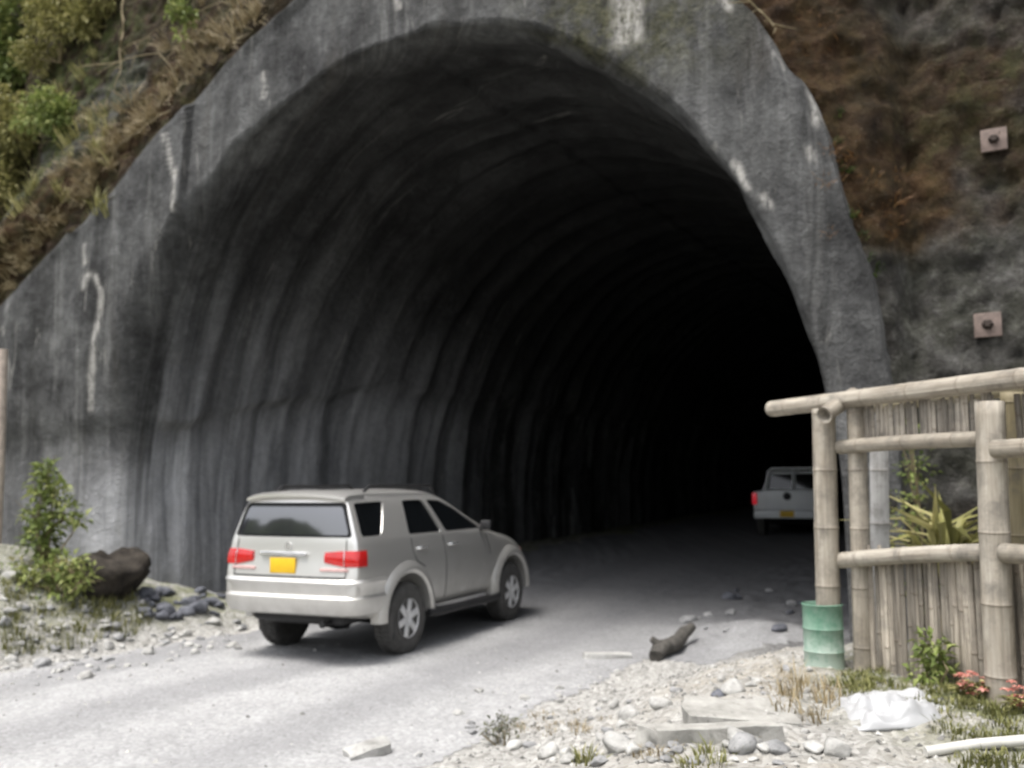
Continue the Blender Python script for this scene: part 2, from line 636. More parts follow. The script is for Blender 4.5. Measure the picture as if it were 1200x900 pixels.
gx = axis_pts(-11, 7.5, .06, 600)
gy = axis_pts(3.2, 19, .06, 600)
GX, GY = np.meshgrid(gx, gy, indexing='ij')
GZ = ground_z(GX, GY)
nx, ny = GX.shape
gu, gt = to_ut(GX, GY)
gd = road_d(GX, GY)
ge, gs = left_e(GX, GY)
far_out = (np.abs(GX) > 30) | (GY < -20)
GZ = np.where(far_out & (gt < 0), GZ * 0 + .0, GZ)
nz = fbm(GX * .8, GY * .8, 2.0, 4)
tan = .6 * np.clip(ss(gd, .8, 2.2) * (1 - ss(GY, 8, 10)) * (.35 + .9 * fbm(GX * 1.1, GY * 1.1, 5, 3)), 0, 1)
stall_d = np.abs((GX - 2.6) * .924 + (GY - 6.4) * .383)
grass = np.clip(ss(gd, 2.3, 3.2) * (1.1 - stall_d * .75) * (1 - ss(GY, 7.6, 8.4)) + ss(ge, .25, 1.0) * (.75 + .6 * nz) * ss(GY, 6, 8), 0, 1)
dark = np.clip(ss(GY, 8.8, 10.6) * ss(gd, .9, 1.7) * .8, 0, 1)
idx = np.arange(nx * ny).reshape(nx, ny)
quads = np.stack([idx[:-1, :-1], idx[1:, :-1], idx[1:, 1:], idx[:-1, 1:]], -1).reshape(-1, 4)
co = np.stack([GX, GY, GZ], -1).reshape(-1, 3)
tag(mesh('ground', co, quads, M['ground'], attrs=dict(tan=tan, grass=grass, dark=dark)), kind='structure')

# the road: the part of the same surface between its two edges, 5 mm up
jag = .16 * fbm(GX * 1.6, GY * 1.6, 9, 4)
on_road = (gd + jag < .35) & (ge + jag < .12) & (GY > -60) & (gt < 62) & (np.abs(gu) < 40)
inside = (gt > -.5) & (np.abs(gu) < 5.4)
outside_edge = (gt > -2) & (np.abs(gu) >= 5.4)
on_road = (on_road | (inside & (gd + jag < 1.4 + gt * .6)) | ((gt > 6) & (np.abs(gu) < 5.4))) & ~outside_edge & ~((gt > -.3) & (gu < -4.6 + jag))
keep = on_road[:-1, :-1] & on_road[1:, :-1] & on_road[1:, 1:] & on_road[:-1, 1:]
rq = quads.reshape(nx - 1, ny - 1, 4)[keep]
used = np.unique(rq)
remap = -np.ones(nx * ny, int)
remap[used] = np.arange(len(used))
rc = co[used].copy()
rc[:, 2] += .005
ru, rt = gu.reshape(-1)[used], gt.reshape(-1)[used]
rd = gd.reshape(-1)[used]
lane = np.clip(1.25 * np.abs(np.sin(rd * 1.75 + .5 + .25 * fbm(rt * .4, ru * .4, 0, 2))) ** 3 - .25 + .8 * fbm(rd * 1.5, ((rc[:, 0] + 1) * .457 + (rc[:, 1] - 6.4) * .89) * .22, 4, 4), 0, 1)
lane = lane * (.35 + .65 * ss(rt, -9, -2))
mouth_shade = np.clip(ss(rt + 1.2 * fbm(ru * .7, rt * .7, 2, 4), -3.0, 4.0) * .85, 0, 1)  # shade of the tunnel mouth painted into the road colour, deepening inwards
tag(mesh('road', rc, remap[rq], M['road'], attrs=dict(lane=lane, mouth_shade=mouth_shade)), kind='structure')


# ------------------------------------------------------------------ tunnel lining
def resample(P, n):
    P = np.asarray(P, float)
    s = np.concatenate([[0], np.cumsum(np.hypot(*np.diff(P, axis=0).T))])
    q = np.linspace(0, s[-1], n)
    return np.column_stack([np.interp(q, s, P[:, 0]), np.interp(q, s, P[:, 1])])


def smooth_poly(P, it=2):
    P = np.asarray(P, float)
    for _ in range(it):
        Q = [P[0]]
        for a, b in zip(P[:-1], P[1:]):
            Q += [a * .75 + b * .25, a * .25 + b * .75]
        Q.append(P[-1])
        P = np.array(Q)
    return P


HA, HW, HT = 5.58, 1.5, 7.97
th = np.linspace(0, PI / 2, 200)
rimR = np.vstack([[[HA, -.5]], np.column_stack([HA * np.cos(th), HW + (HT - HW) * np.sin(th)])])
rimL = rimR[::-1] * np.array([-1, 1])
outR = smooth_poly([(6.25, -.5), (6.2, 1.5), (6.13, 2.92), (5.9, 4.1), (5.72, 4.9), (5.52, 6.05), (4.74, 7.25), (3.7, 8.3), (1.8, 9.2), (0, 9.5)])
outL = smooth_poly([(0, 9.5), (-1.0, 9.4), (-1.9, 9.05), (-2.9, 8.64), (-4.58, 7.63), (-6.65, 6.24), (-9.0, 5.0), (-11, 3.6), (-13, 1.6), (-13.6, -.5)])
NH = 190
rim = np.vstack([resample(rimR, NH), resample(rimL, NH)[1:]])
outer = np.vstack([resample(outR, NH), resample(outL, NH)[1:]])
NP = len(rim)
frac = np.linspace(0, 1, NP)
outer = outer + (.22 * fbm(np.arange(NP) * .05, np.zeros(NP), 3.0, 4) + .10 * fbm(np.arange(NP) * .19, np.zeros(NP), 6.0, 3))[:, None] * np.where(frac < .5, .45, 1.0)[:, None] * np.array([[.6, 1.0]])
off = outer - rim
wlen = np.hypot(off[:, 0], off[:, 1])
od = off / wlen[:, None]
tang = np.gradient(rim, axis=0)
tang /= np.hypot(tang[:, 0], tang[:, 1])[:, None]
nrm = np.column_stack([tang[:, 1], -tang[:, 0]])          # points outward from the opening
arcs = np.concatenate([[0], np.cumsum(np.hypot(*np.diff(rim, axis=0).T))])
RR = .09 + .55 * ss(frac, .58, .88)                        # how softly the lip rolls into the bore

rows_v, rows_uv, a_white, a_moss, a_clean, a_bore_dark = [], [], [], [], [], []


def streaks():
    """white lime streaks: polylines on the portal face, as (u, z) with a half width"""
    S = []
    def add(pts, w):
        S.append((np.array([fac(*p, -.15) for p in pts]), w))
    add([(210, 165), (216, 190), (221, 215), (222, 250)], .045)
    add([(223, 205), (223, 245)], .045)
    add([(112, 293), (113, 312)], .06)
    add([(113, 340), (114, 325), (126, 328), (134, 345), (131, 372), (125, 400), (120, 440), (118, 480)], .06)
    add([(314, 90), (316, 105), (315, 118)], .05)
    add([(737, -20), (740, 20), (738, 50)], .16)
    add([(752, -20), (755, 25), (756, 50)], .10)
    add([(468, -10), (470, 10)], .05)
    add([(868, 195), (877, 215), (882, 222)], .055)
    add([(898, 235), (905, 245)], .05)
    add([(956, 183), (957, 190)], .05)
    add([(958, 105), (960, 125), (959, 150)], .05)
    add([(855, 5), (858, 18)], .06)
    add([(18, 388), (22, 392)], .06)
    add([(150, 553), (146, 560)], .04)
    return S


STREAKS = streaks()


def seg_dist(P, poly):
    best = np.full(len(P), 1e9)
    for a, b in zip(poly[:-1], poly[1:]):
        ab = b - a
        k = np.clip(((P - a) @ ab) / max(ab @ ab, 1e-9), 0, 1)
        best = np.minimum(best, np.hypot(*(P - a - k[:, None] * ab).T))
    return best


def add_row(uz, t, inner):
    P = W3(uz[:, 0], t, uz[:, 1])
    rows_v.append(P)
    tt = np.broadcast_to(t, (NP,))
    rows_uv.append(np.column_stack([tt + uz[:, 0] * np.exp(-np.maximum(tt, 0) / 1.2), uz[:, 1] + .25 * arcs * ss(tt, .5, 3)]))
    w = np.zeros(NP)
    if not inner:
        for poly, hw in STREAKS:
            j = .05 * fbm(uz[:, 0] * 5, uz[:, 1] * 3, 1.0, 3)
            d = seg_dist(uz + j[:, None] * np.array([1, .3]), poly)
            w = np.maximum(w, 1 - ss(d, 0, hw * 1.5))
    a_white.append(w)
    a_moss.append(ss(uz[:, 0], 1.4, 3.0) * (1 - ss(uz[:, 0], 4.0, 5.2)) * ss(uz[:, 1], 6, 7.2) if not inner else np.zeros(NP))
    led = 2.85 + .19 * np.clip(tt, 0, 6) + .22 * fbm(tt * .9 + uz[:, 0] * .8, 0 * tt, 4.0, 4)
    lowl = (uz[:, 0] < 0) * (.66 * (1 - ss(uz[:, 1], led - .9, led + .25)) + .34 * (1 - ss(uz[:, 1], led - .2, led + 3.0)))
    cl = lowl * (ss(uz[:, 0], -7.2, -5.6) * (1 - ss(tt, 7, 12)) if inner else .85 * ss(uz[:, 0], -9.3, -6.6) * (1 - ss(uz[:, 1], 1.3, 3.0))) * ss(tt, -2, .3)
    a_clean.append(np.clip(cl + (lowl * .35 * (fbm(tt * 2.2, uz[:, 1] * .2, 1, 3) > .1) if inner else 0), 0, 1))
    # lining colour darkens towards the crown and deeper in
    a_bore_dark.append(np.clip(.6 * ss(uz[:, 1] - .25 * np.minimum(0, uz[:, 0] + 2), 4.6, 7.4) * ss(tt, -.1, .8) + .5 * ss(tt, 3.0, 11.0) * (1 - .35 * lowl), 0, .8) if inner else np.zeros(NP))


# collar: outer edge -> lip
for k in np.concatenate([[0.0], np.linspace(.02, 1, 110)]):
    flat = np.maximum(wlen - RR, .05)
    o = wlen - flat * k
    uz = rim + od * o[:, None]
    lump = .14 * fbm(uz[:, 0] * .55, uz[:, 1] * .35, 7.0, 4) + .13 * fbm(uz[:, 0] * 1.7, uz[:, 1] * .35, 3.0, 4) + .02 * fbm(uz[:, 0] * 4, uz[:, 1] * 4, 3.0, 3)
    t = -.28 + lump * ss(np.full(NP, k), 0, .15)
    if k == 0.0:
        t = np.full(NP, .75)
    ledge = (uz[:, 0] < -4) * .10 * ss(uz[:, 1], 2.7 + .3 * fbm(uz[:, 0] * .9, 0 * uz[:, 0], 2, 2), 3.1)
    add_row(uz, t - ledge * (k > 0), False)
for q in np.linspace(0, 1, 12)[1:]:
    a = q * PI / 2
    o = RR * (1 - math.sin(a))
    uz = rim + od * o[:, None]
    lump = (.14 * fbm(uz[:, 0] * .55, uz[:, 1] * .35, 7.0, 4) + .13 * fbm(uz[:, 0] * 1.7, uz[:, 1] * .35, 3.0, 4)) * (1 - .7 * q) + .02 * fbm(uz[:, 0] * 4, uz[:, 1] * 4, 3.0, 3)
    ledge = (uz[:, 0] < -4) * .10 * ss(uz[:, 1], 2.7, 3.1)
    add_row(uz, -.28 + RR * (1 - math.cos(a)) + lump - ledge * (1 - q), False)
t_lip = -.28 + RR
ts = list(np.arange(.07, 22, .085)) + list(np.arange(22, 40, .2)) + list(np.arange(40, 72, .6))
for s in ts:
    # s counts from the lip; deeper in, the rows are square to the axis
    t = t_lip * math.exp(-s / 1.2) + s
    ph = t / 1.08
    rib = np.abs(np.sin(PI * (ph + .22 * fbm(ph * .5 + arcs * .25, ph * .3, 2.0, 3)))) ** .75     # swells outward between the steel ribs
    amp = .12 * np.minimum(1, s / .8) * np.clip(.75 + .9 * fbm(np.floor(ph) * 7.7 + arcs * 0, arcs * .12, 3.0, 2) + .5 * fbm(t * .2, arcs * .35, 8.0, 3), .1, 1.5)
    z = rim[:, 1]
    left = rim[:, 0] < 0
    led = 2.85 + .19 * np.clip(t, 0, 6) + .22 * fbm(t * .9 + rim[:, 0] * .8, 0 * t, 4.0, 4)
    ledge = np.where(left, (.16 * ss(z, led - .10, led + .12) - .06 * ss(z, led + .2, led + 1.6)) * (.7 + .6 * fbm(t * 1.1, z * .3, 9, 2)), 0) * min(1, s / .5 + .35)
    r = amp * (rib - .5) + .13 * fbm(t * .7, arcs * .5, 6.0, 6, .6) + .035 * fbm(t * 3, arcs * 2, 1.0, 3) - ledge
    uz = rim + nrm * r[:, None]
    add_row(uz, t, True)
nr = len(rows_v)
V = np.vstack(rows_v)
ii = np.arange(nr * NP).reshape(nr, NP)
fq = np.stack([ii[:-1, :-1], ii[:-1, 1:], ii[1:, 1:], ii[1:, :-1]], -1).reshape(-1, 4)
fs = [tuple(f) for f in fq] + [tuple(ii[-1][::-1])]       # the far heading closes the bore
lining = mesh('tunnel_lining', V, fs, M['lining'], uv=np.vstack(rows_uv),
              attrs=dict(white=np.concatenate(a_white), moss=np.concatenate(a_moss), clean=np.concatenate(a_clean), bore_dark=np.concatenate(a_bore_dark)))
tag(lining, 'dark grey ribbed shotcrete tunnel bore with a broad arched collar stained by white lime', 'tunnel')

# ------------------------------------------------------------------ cliff around the portal
cu = axis_pts(-13, 9.5, .065, 60)
cz = np.concatenate([np.arange(-1, 13, .065), 13 + np.cumsum(.12 * 1.16 ** np.arange(24))])
CU, CZ = np.meshgrid(cu, cz, indexing='ij')
ob = outer[np.argsort(outer[:, 0])]
zb = np.interp(CU, ob[:, 0], ob[:, 1])
zb = np.where(CU > 6.2, 0, np.where(CU < -13.5, 0, zb))
above = np.maximum(0, CZ - zb)
lean = np.where(CU < 0, .26, .26) * (1 - ss(CU, 4.5, 6.5)) + .13 * ss(CU, 4.5, 6.5)
CT = lean * above
CT = CT - .5 * ss(-CU, 6.0, 9.0) * ss(above, .8, 1.6) * (1 - ss(above, 1.6, 3.6))     # older shotcrete bench on the left
CT = CT + .26 * fbm(CU * .45, CZ * .45, 2.0, 5, .55) + .20 * np.abs(fbm(CU * 1.3, CZ * 1.3, 5.0, 4)) + .17 * (np.abs(fbm(CU * 3.2, CZ * 3.2, 1.0, 4)) - .15) + .09 * (.3 - np.abs(fbm(CU * 4.5, CZ * 4.5, 6.0, 4))) + .06 * fbm(CU * 9, CZ * 9, 5.0, 3)
CT = CT - .12 + .02 * np.maximum(0, CZ - 15) ** 1.2


def blob(px, py, r, soft=.6, t=.4):
    u0, z0 = fac(px, py, t)
    d = np.hypot(CU - u0, CZ - z0) + .8 * fbm(CU * 1.3, CZ * 1.3, u0, 4)
    return 1 - ss(d, r * (1 - soft), r * (1 + soft))


def band(pts, r, soft=.5, t=.6):
    poly = np.array([fac(*p, t) for p in pts])
    d = seg_dist(np.column_stack([CU.ravel(), CZ.ravel()]), poly).reshape(CU.shape) + .3 * fbm(CU * 1.5, CZ * 1.5, 3.0, 4)
    return 1 - ss(d, r * (1 - soft), r * (1 + soft))


rust = np.clip(blob(1040, 250, .5) + blob(985, 205, .45) + blob(940, 70, .55) + blob(900, 15, .5) + .5 * blob(1170, 205, .3)
               + band([(0, 345), (60, 280), (130, 200), (190, 130), (240, 60)], .5) + blob(190, 115, .6) + .3 * blob(1100, 80, 1.2), 0, 1)
grey = np.where(CU > 5, .42 + .3 * blob(1130, 340, 1.1) + .35 * blob(1130, 500, 1.2) + .12 * blob(1110, 30, .9) - .7 * blob(1000, 200, .75) - .5 * blob(960, 70, .8) - .25 * blob(1060, 130, .8), .12)
grey = grey + band([(40, 222), (85, 150), (130, 100)], .7) * 1.0
moss = np.where(CU < -3, .35 + .7 * blob(30, 90, 2.2) + .5 * blob(0, 200, 1.2), .25 * blob(1180, 100, .7) + .15)
cidx = np.arange(CU.size).reshape(CU.shape)
cq = np.stack([cidx[:-1, :-1], cidx[:-1, 1:], cidx[1:, 1:], cidx[1:, :-1]], -1)
ucen = .25 * (CU[:-1, :-1] + CU[1:, :-1] + CU[1:, 1:] + CU[:-1, 1:])
zcen = .25 * (CZ[:-1, :-1] + CZ[1:, :-1] + CZ[1:, 1:] + CZ[:-1, 1:])
zbc = np.interp(ucen, ob[:, 0], ob[:, 1])
hole = (ucen > -13.3) & (ucen < 6.0) & (zcen < zbc - .35)
pts = W3(CU, CT, CZ).reshape(-1, 3)
tag(mesh('hillside', pts, cq[~hole].reshape(-1, 4), M['cliff'], attrs=dict(rust=rust, grey=np.clip(grey, 0, 1), moss=np.clip(moss, 0, 1))), kind='structure')
CLIFF = BVHTree.FromPolygons([Vector(p) for p in pts], [tuple(f) for f in cq[~hole].reshape(-1, 4)])
LINB = BVHTree.FromPolygons([Vector(p) for p in V], [tuple(f) for f in fq[: 70 * (NP - 1)]])


def wallpt(px, py):
    """where the pixel's line of sight meets the cliff or the collar"""
    d = ray(px, py).normalized()
    best = None
    for b in (CLIFF, LINB):
        loc, n, i, k = b.ray_cast(EYE, d)
        if loc is not None and (best is None or k < best[2]):
            best = (loc, n if n.dot(d) < 0 else -n, k)
    return best[0], best[1]


# ------------------------------------------------------------------ rock-bolt plates
for px, py, lab in ((1165, 166, 'square steel rock bolt plate high on the brown cliff, the upper one'),
                    (1158, 382, 'square steel rock bolt plate low on the grey cliff, the lower one')):
    p, n = wallpt(px, py)
    n = (-TA + Vector((0, 0, .1))).normalized()
    t = thing('anchor_plate', lab, 'bolt plate', p + n * .05, group='rock bolt plates on the cliff')
    rot = n.to_track_quat('Z', 'Y').to_matrix()
    MB().box((0, 0, 0), (.25, .25, .025), .006, rot).build('plate', M['steel'], t)
    MB().lathe([(.0, -.02), (.055, -.02), (.055, .03), (.03, .06), (0, .06)], 'z', n=6).build('bolt_head', M['hole'], t).rotation_euler = rot.to_euler()


# ------------------------------------------------------------------ silver car
def spline_y(x, xs, ys):
    return np.interp(x, xs, ys)


def car_body_data():
    # box lattice: stations along the length, rows up the side, columns across
    rows = 8
    #        under  sill  low   mid   should belt wintop roof
    hz = [.42, .47, .64, .86, 1.10, 1.285, 1.705, 1.80]
    hy = [.78, .86, .895, .905, .90, .865, .70, .60]
    st = []
    def S(xs, zs=None, ys=None):
        st.append((xs if hasattr(xs, '__len__') else [xs] * rows, zs or hz, ys or hy))
    S([-.86, -.96, -1.0, -.99, -.95, -.935, -.885, -.82], [.50, .53, .66, .86, 1.10, 1.285, 1.70, 1.79], [.72, .80, .85, .87, .865, .835, .69, .58])
    S([-.78, -.82, -.84, -.83, -.82, -.81, -.76, -.70], [.48, .50, .64, .86, 1.10, 1.285, 1.705, 1.805], [.77, .86, .895, .905, .90, .86, .705, .605])
    S([-.5, -.5, -.5, -.5, -.5, -.48, -.42, -.40])
    S(0)
    S(.5)
    S(1.0)
    S([1.5, 1.5, 1.5, 1.5, 1.5, 1.5, 1.2, 1.15], [.42, .47, .64, .86, 1.09, 1.275, 1.675, 1.755], hy)
    S([2.1, 2.1, 2.1, 2.1, 2.1, 2.05, 1.48, 1.42], [.42, .47, .64, .86, 1.08, 1.255, 1.58, 1.66], [.78, .86, .895, .905, .90, .865, .73, .63])
    S([2.42, 2.42, 2.42, 2.42, 2.42, 2.36, 2.24, 2.22], [.42, .47, .64, .86, 1.06, 1.20, 1.245, 1.26], [.78, .86, .895, .905, .90, .865, .78, .66])
    S([2.9, 2.9, 2.9, 2.9, 2.9, 2.9, 2.9, 2.9], [.42, .47, .64, .84, 1.0, 1.11, 1.17, 1.19], [.76, .84, .89, .90, .885, .84, .76, .6])
    S([3.3, 3.35, 3.35, 3.35, 3.3, 3.28, 3.25, 3.25], [.44, .49, .64, .80, .92, 1.02, 1.08, 1.10], [.70, .80, .85, .86, .83, .78, .70, .5])
    S([3.4, 3.50, 3.55, 3.55, 3.50, 3.46, 3.40, 3.38], [.46, .5, .62, .76, .87, .96, 1.01, 1.03], [.55, .66, .72, .74, .72, .66, .58, .42])
    fc = [-1, -.5, 0, .5, 1]
    ns = len(st)
    bm = bmesh.new()
    vid = {}
    def v(i, j, k):
        key = (i, j, k)
        if key not in vid:
            xs, zs, ys = st[i]
            f = fc[k]
            x, y, z = xs[j], ys[j] * f, zs[j]
            b = 1 - f * f
            if j == rows - 1: z += .035 * b
            if i == 0: x -= .05 * b
            if i == ns - 1: x += .10 * b
            vid[key] = bm.verts.new((x, y, z))
        return vid[key]
    for i in range(ns - 1):
        for j in range(rows - 1):
            bm.faces.new((v(i, j, 0), v(i + 1, j, 0), v(i + 1, j + 1, 0), v(i, j + 1, 0)))
            bm.faces.new((v(i, j, 4), v(i, j + 1, 4), v(i + 1, j + 1, 4), v(i + 1, j, 4)))
        for k in range(4):
            bm.faces.new((v(i, rows - 1, k), v(i + 1, rows - 1, k), v(i + 1, rows - 1, k + 1), v(i, rows - 1, k + 1)))
            bm.faces.new((v(i, 0, k), v(i, 0, k + 1), v(i + 1, 0, k + 1), v(i + 1, 0, k)))
    for i in (0, ns - 1):
        for j in range(rows - 1):
            for k in range(4):
                bm.faces.new((v(i, j, k), v(i, j + 1, k), v(i, j + 1, k + 1), v(i, j, k + 1)))
    cr = bm.edges.layers.float.new('crease_edge')
    for e in bm.edges:
        a, b = e.verts
        ks = [kk for kk, vv in vid.items() if vv in (a, b)]
        if all(q[1] == 5 for q in ks) and all(q[2] in (0, 4) for q in ks) and all(q[0] < 9 for q in ks):
            e[cr] = .55
        if all(q[1] == 5 and q[0] == 0 for q in ks):
            e[cr] = .5
        if all(q[0] == 0 for q in ks) and all(q[2] in (0, 4) for q in ks):
            e[cr] = .42
    bmesh.ops.recalc_face_normals(bm, faces=bm.faces[:])
    me = bpy.data.meshes.new('body')
    bm.to_mesh(me)
    bm.free()
    return me


def apply_mods(o):
    dg = bpy.context.evaluated_depsgraph_get()
    me = bpy.data.meshes.new_from_object(o.evaluated_get(dg))
    return me


car = thing('car', 'silver four wheel drive wagon with yellow rear plate driving into the tunnel mouth', 'car')
CARH = R(24.85)
car.location = (-2.013, 11.16, 0)
car.rotation_euler = (R(0), R(0), PI / 2 - CARH)
tmp = bpy.data.objects.new('tmp_body', car_body_data())
COL.objects.link(tmp)
md = tmp.modifiers.new('s', 'SUBSURF')
md.levels = md.render_levels = 3
me1 = apply_mods(tmp)
bmt = bmesh.new()
bmt.from_mesh(me1)
BODY = BVHTree.FromBMesh(bmt)
bmt.free()


def side_y(x, z, s):
    loc, n, i, d = BODY.ray_cast(Vector((x, s * 2, z)), Vector((0, -s, 0)))
    return loc.y if loc else s * .8


def rear_x(y, z):
    loc, n, i, d = BODY.ray_cast(Vector((-3, y, z)), Vector((1, 0, 0)))
    return loc.x if loc else -.9


def front_x(y, z):
    loc, n, i, d = BODY.ray_cast(Vector((5, y, z)), Vector((-1, 0, 0)))
    return loc.x if loc else 2


def dens(poly, step=.06, rnd=.05):
    """closed outline with rounded corners, densified"""
    P = [Vector(p) for p in poly]
    n = len(P)
    out = []
    for i in range(n):
        a, b, c = P[i - 1], P[i], P[(i + 1) % n]
        r1 = min(rnd, (a - b).length * .4)
        r2 = min(rnd, (c - b).length * .4)
        p0 = b + (a - b).normalized() * r1
        p1 = b + (c - b).normalized() * r2
        for k in range(5):
            s = k / 4
            out.append(p0 * (1 - s) ** 2 + b * 2 * s * (1 - s) + p1 * s * s)
        q0 = p1
        nx_ = P[(i + 1) % n]
        d2 = P[(i + 2) % n]
        rn = min(rnd, (c - b).length * .4)
        q1 = c + (b - c).normalized() * rn
        m = int((q1 - q0).length / step)
        for k in range(1, m):
            out.append(q0.lerp(q1, k / m))
    return out


def shell_prism(outline3, dirv, d_out, d_in):
    """closed cutter between the outline pushed out and pushed in along dirv"""
    bm = bmesh.new()
    a = [bm.verts.new(p + dirv * d_out) for p in outline3]
    b = [bm.verts.new(p - dirv * d_in) for p in outline3]
    n = len(a)
    bm.faces.new(a)
    bm.faces.new(b[::-1])
    for i in range(n):
        bm.faces.new((a[i], b[i], b[(i + 1) % n], a[(i + 1) % n]))
    bmesh.ops.triangulate(bm, faces=bm.faces[:])
    bmesh.ops.recalc_face_normals(bm, faces=bm.faces[:])
    return bm


side_wins = [  # (x, z) outlines read from the side
    ('quarter', [(-.83, 1.335), (-.785, 1.69), (-.20, 1.70), (-.46, 1.335)]),
    ('rear', [(.10, 1.315), (.20, 1.70), (.66, 1.70), (.86, 1.31)]),
    ('front', [(.97, 1.308), (.76, 1.70), (1.10, 1.68), (1.40, 1.575), (1.95, 1.30)]),
]
cut = bmesh.new()


def add_bm(dst, src):
    me = bpy.data.meshes.new('t')
    src.to_mesh(me)
    dst.from_mesh(me)
    src.free()
    bpy.data.meshes.remove(me)


panes = []
for s in (1, -1):
    for nm, poly in side_wins:
        ol = dens([(x, z) for x, z in poly], .05, .05)
        P3 = [Vector((p.x, side_y(p.x, p.y, s), p.y)) for p in ol]
        add_bm(cut, shell_prism(P3, Vector((0, s, 0)), .12, .03))
        panes.append(('side_window', P3, Vector((0, -s, 0)), M['glass']))
rw = dens([(-.785, 1.33), (-.66, 1.70), (.66, 1.70), (.785, 1.33)], .05, .05)
P3 = [Vector((rear_x(p.x, p.y), p.x, p.y)) for p in rw]
add_bm(cut, shell_prism(P3, Vector((-1, 0, 0)), .2, .03))
panes.append(('window_border', P3, Vector((2.05, 0, 0)), M['black']))
gv, gf = [], []
for j in range(11):
    q = j / 10
    z = 1.355 + .30 * q
    hw = .735 - .11 * q - .02 * max(0, abs(q - .5) - .42) / .08
    for i in range(25):
        y = hw * (i / 12 - 1)
        gv.append((rear_x(y, z) + .008, y, z))
gf = [(j * 25 + i, j * 25 + i + 1, (j + 1) * 25 + i + 1, (j + 1) * 25 + i) for j in range(10) for i in range(24)]
mesh('rear_window', gv, gf, M['glass_rear'], car)
wsx = dens([(-.70, 1.27), (-.60, 1.62), (.60, 1.62), (.70, 1.27)], .05, .06)
P3 = [Vector((front_x(p.x, p.y), p.x, p.y)) for p in wsx]
add_bm(cut, shell_prism(P3, Vector((1, 0, 0)), .3, .05))
panes.append(('windscreen', P3, Vector((-1, 0, 0)), M['glass']))
HUB = .40
for x in (0, 2.75):
    for s in (1, -1):
        b2 = bmesh.new()
        g = bmesh.ops.create_cone(b2, cap_ends=True, segments=48, radius1=.47, radius2=.47, depth=.55)
        bmesh.ops.transform(b2, matrix=Matrix.Translation((x, s * .84, HUB + .03)) @ Matrix.Rotation(PI / 2, 4, 'X'), verts=b2.verts[:])
        bmesh.ops.triangulate(b2, faces=b2.faces[:])
        bmesh.ops.recalc_face_normals(b2, faces=b2.faces[:])
        add_bm(cut, b2)
mc = bpy.data.meshes.new('cut')
cut.to_mesh(mc)
cut.free()
oc = bpy.data.objects.new('tmp_cut', mc)
COL.objects.link(oc)
bo = tmp.modifiers.new('b', 'BOOLEAN')
bo.operation = 'DIFFERENCE'
bo.solver = 'EXACT'
bo.object = oc
me2 = apply_mods(tmp)
me2.name = 'body'
for o_ in (tmp, oc):
    bpy.data.objects.remove(o_)
bmx = bmesh.new()
bmx.from_mesh(me2)
for f in bmx.faces: f.smooth = True
for e in bmx.edges:
    e.smooth = not (len(e.link_faces) == 2 and e.calc_face_angle(0) > R(24))
bmx.to_mesh(me2)
bmx.free()
link('body', me2, M['paint'], car)
for nm, P3, dv, mt in panes:
    bm = bmesh.new()
    vs = [bm.verts.new(p + dv * .014) for p in P3]
    f = bm.faces.new(vs)
    bmesh.ops.triangulate(bm, faces=[f])
    bmesh.ops.recalc_face_normals(bm, faces=bm.faces[:])
    me = bpy.data.meshes.new(nm)
    bm.to_mesh(me)
    bm.free()
    link(nm, me, mt, car)


def make_wheel(parent, x, y, s, tyre_r=.39, w=.25, spokes=6):
    e = bpy.data.objects.new('wheel', None)
    COL.objects.link(e)
    e.parent = parent
    e.location = (x, y, tyre_r)
    r = tyre_r
    ty = [(.205, -w * .40), (.23, -w * .48), (r * .86, -w * .5), (r * .97, -w * .42), (r, -w * .28), (r, w * .28), (r * .97, w * .42), (r * .86, w * .5), (.23, w * .48), (.205, w * .40)]
    m = MB().lathe(ty, 'y', n=48)
    for k in range(40):   # tread lugs
        a = 2 * PI * k / 40
        for sy in (-1, 1):
            m.box((math.cos(a) * r, sy * w * .2, math.sin(a) * r), (.018, w * .28, .03), 0, Matrix.Rotation(-a, 3, 'Y'))
    m.build('tyre', M['tyre'], e)
    q = MB()
    d = s
    q.lathe([(.0, d * w * .22), (.09, d * w * .22), (.10, d * w * .3), (.17, d * w * .16), (.19, d * w * .2), (.215, d * w * .45), (.218, d * w * .47), (.205, -d * w * .3), (0, -d * w * .3)], 'y', n=40)
    for k in range(spokes):
        a = 2 * PI * k / spokes + .3
        q.box((math.cos(a) * .125, d * w * .38, math.sin(a) * .125), (.165, .04, .075), .01, Matrix.Rotation(-a, 3, 'Y'))
    q.lathe([(0, d * w * .3), (.06, d * w * .3), (.055, d * w * .42), (0, d * w * .43)], 'y', n=24)
    q.build('rim', M['alloy'], e)
    return e


for x in (0, 2.75):
    for s in (1, -1):
        make_wheel(car, x, s * .80, s)
        m = MB()      # flared arch moulding
        pts = []
        n = 22
        bm = m.bm
        rings = []
        for k in range(n + 1):
            a = R(-3) + (PI + R(6)) * k / n
            ca, sa = math.cos(a), math.sin(a)
            pr = [(.465, .80), (.465, .935), (.50, .955), (.555, .945), (.60, .90), (.60, .80)]
            rings.append([bm.verts.new((x + ca * r_, s * y_, HUB + .03 + sa * r_)) for r_, y_ in pr])
        for k in range(n):
            for j in range(5):
                bm.faces.new((rings[k][j], rings[k][j + 1], rings[k + 1][j + 1], rings[k + 1][j]))
        for rr in (rings[0], rings[-1]):
            bm.faces.new(rr)
        m.build('wheel_arch', M['paint'], car)

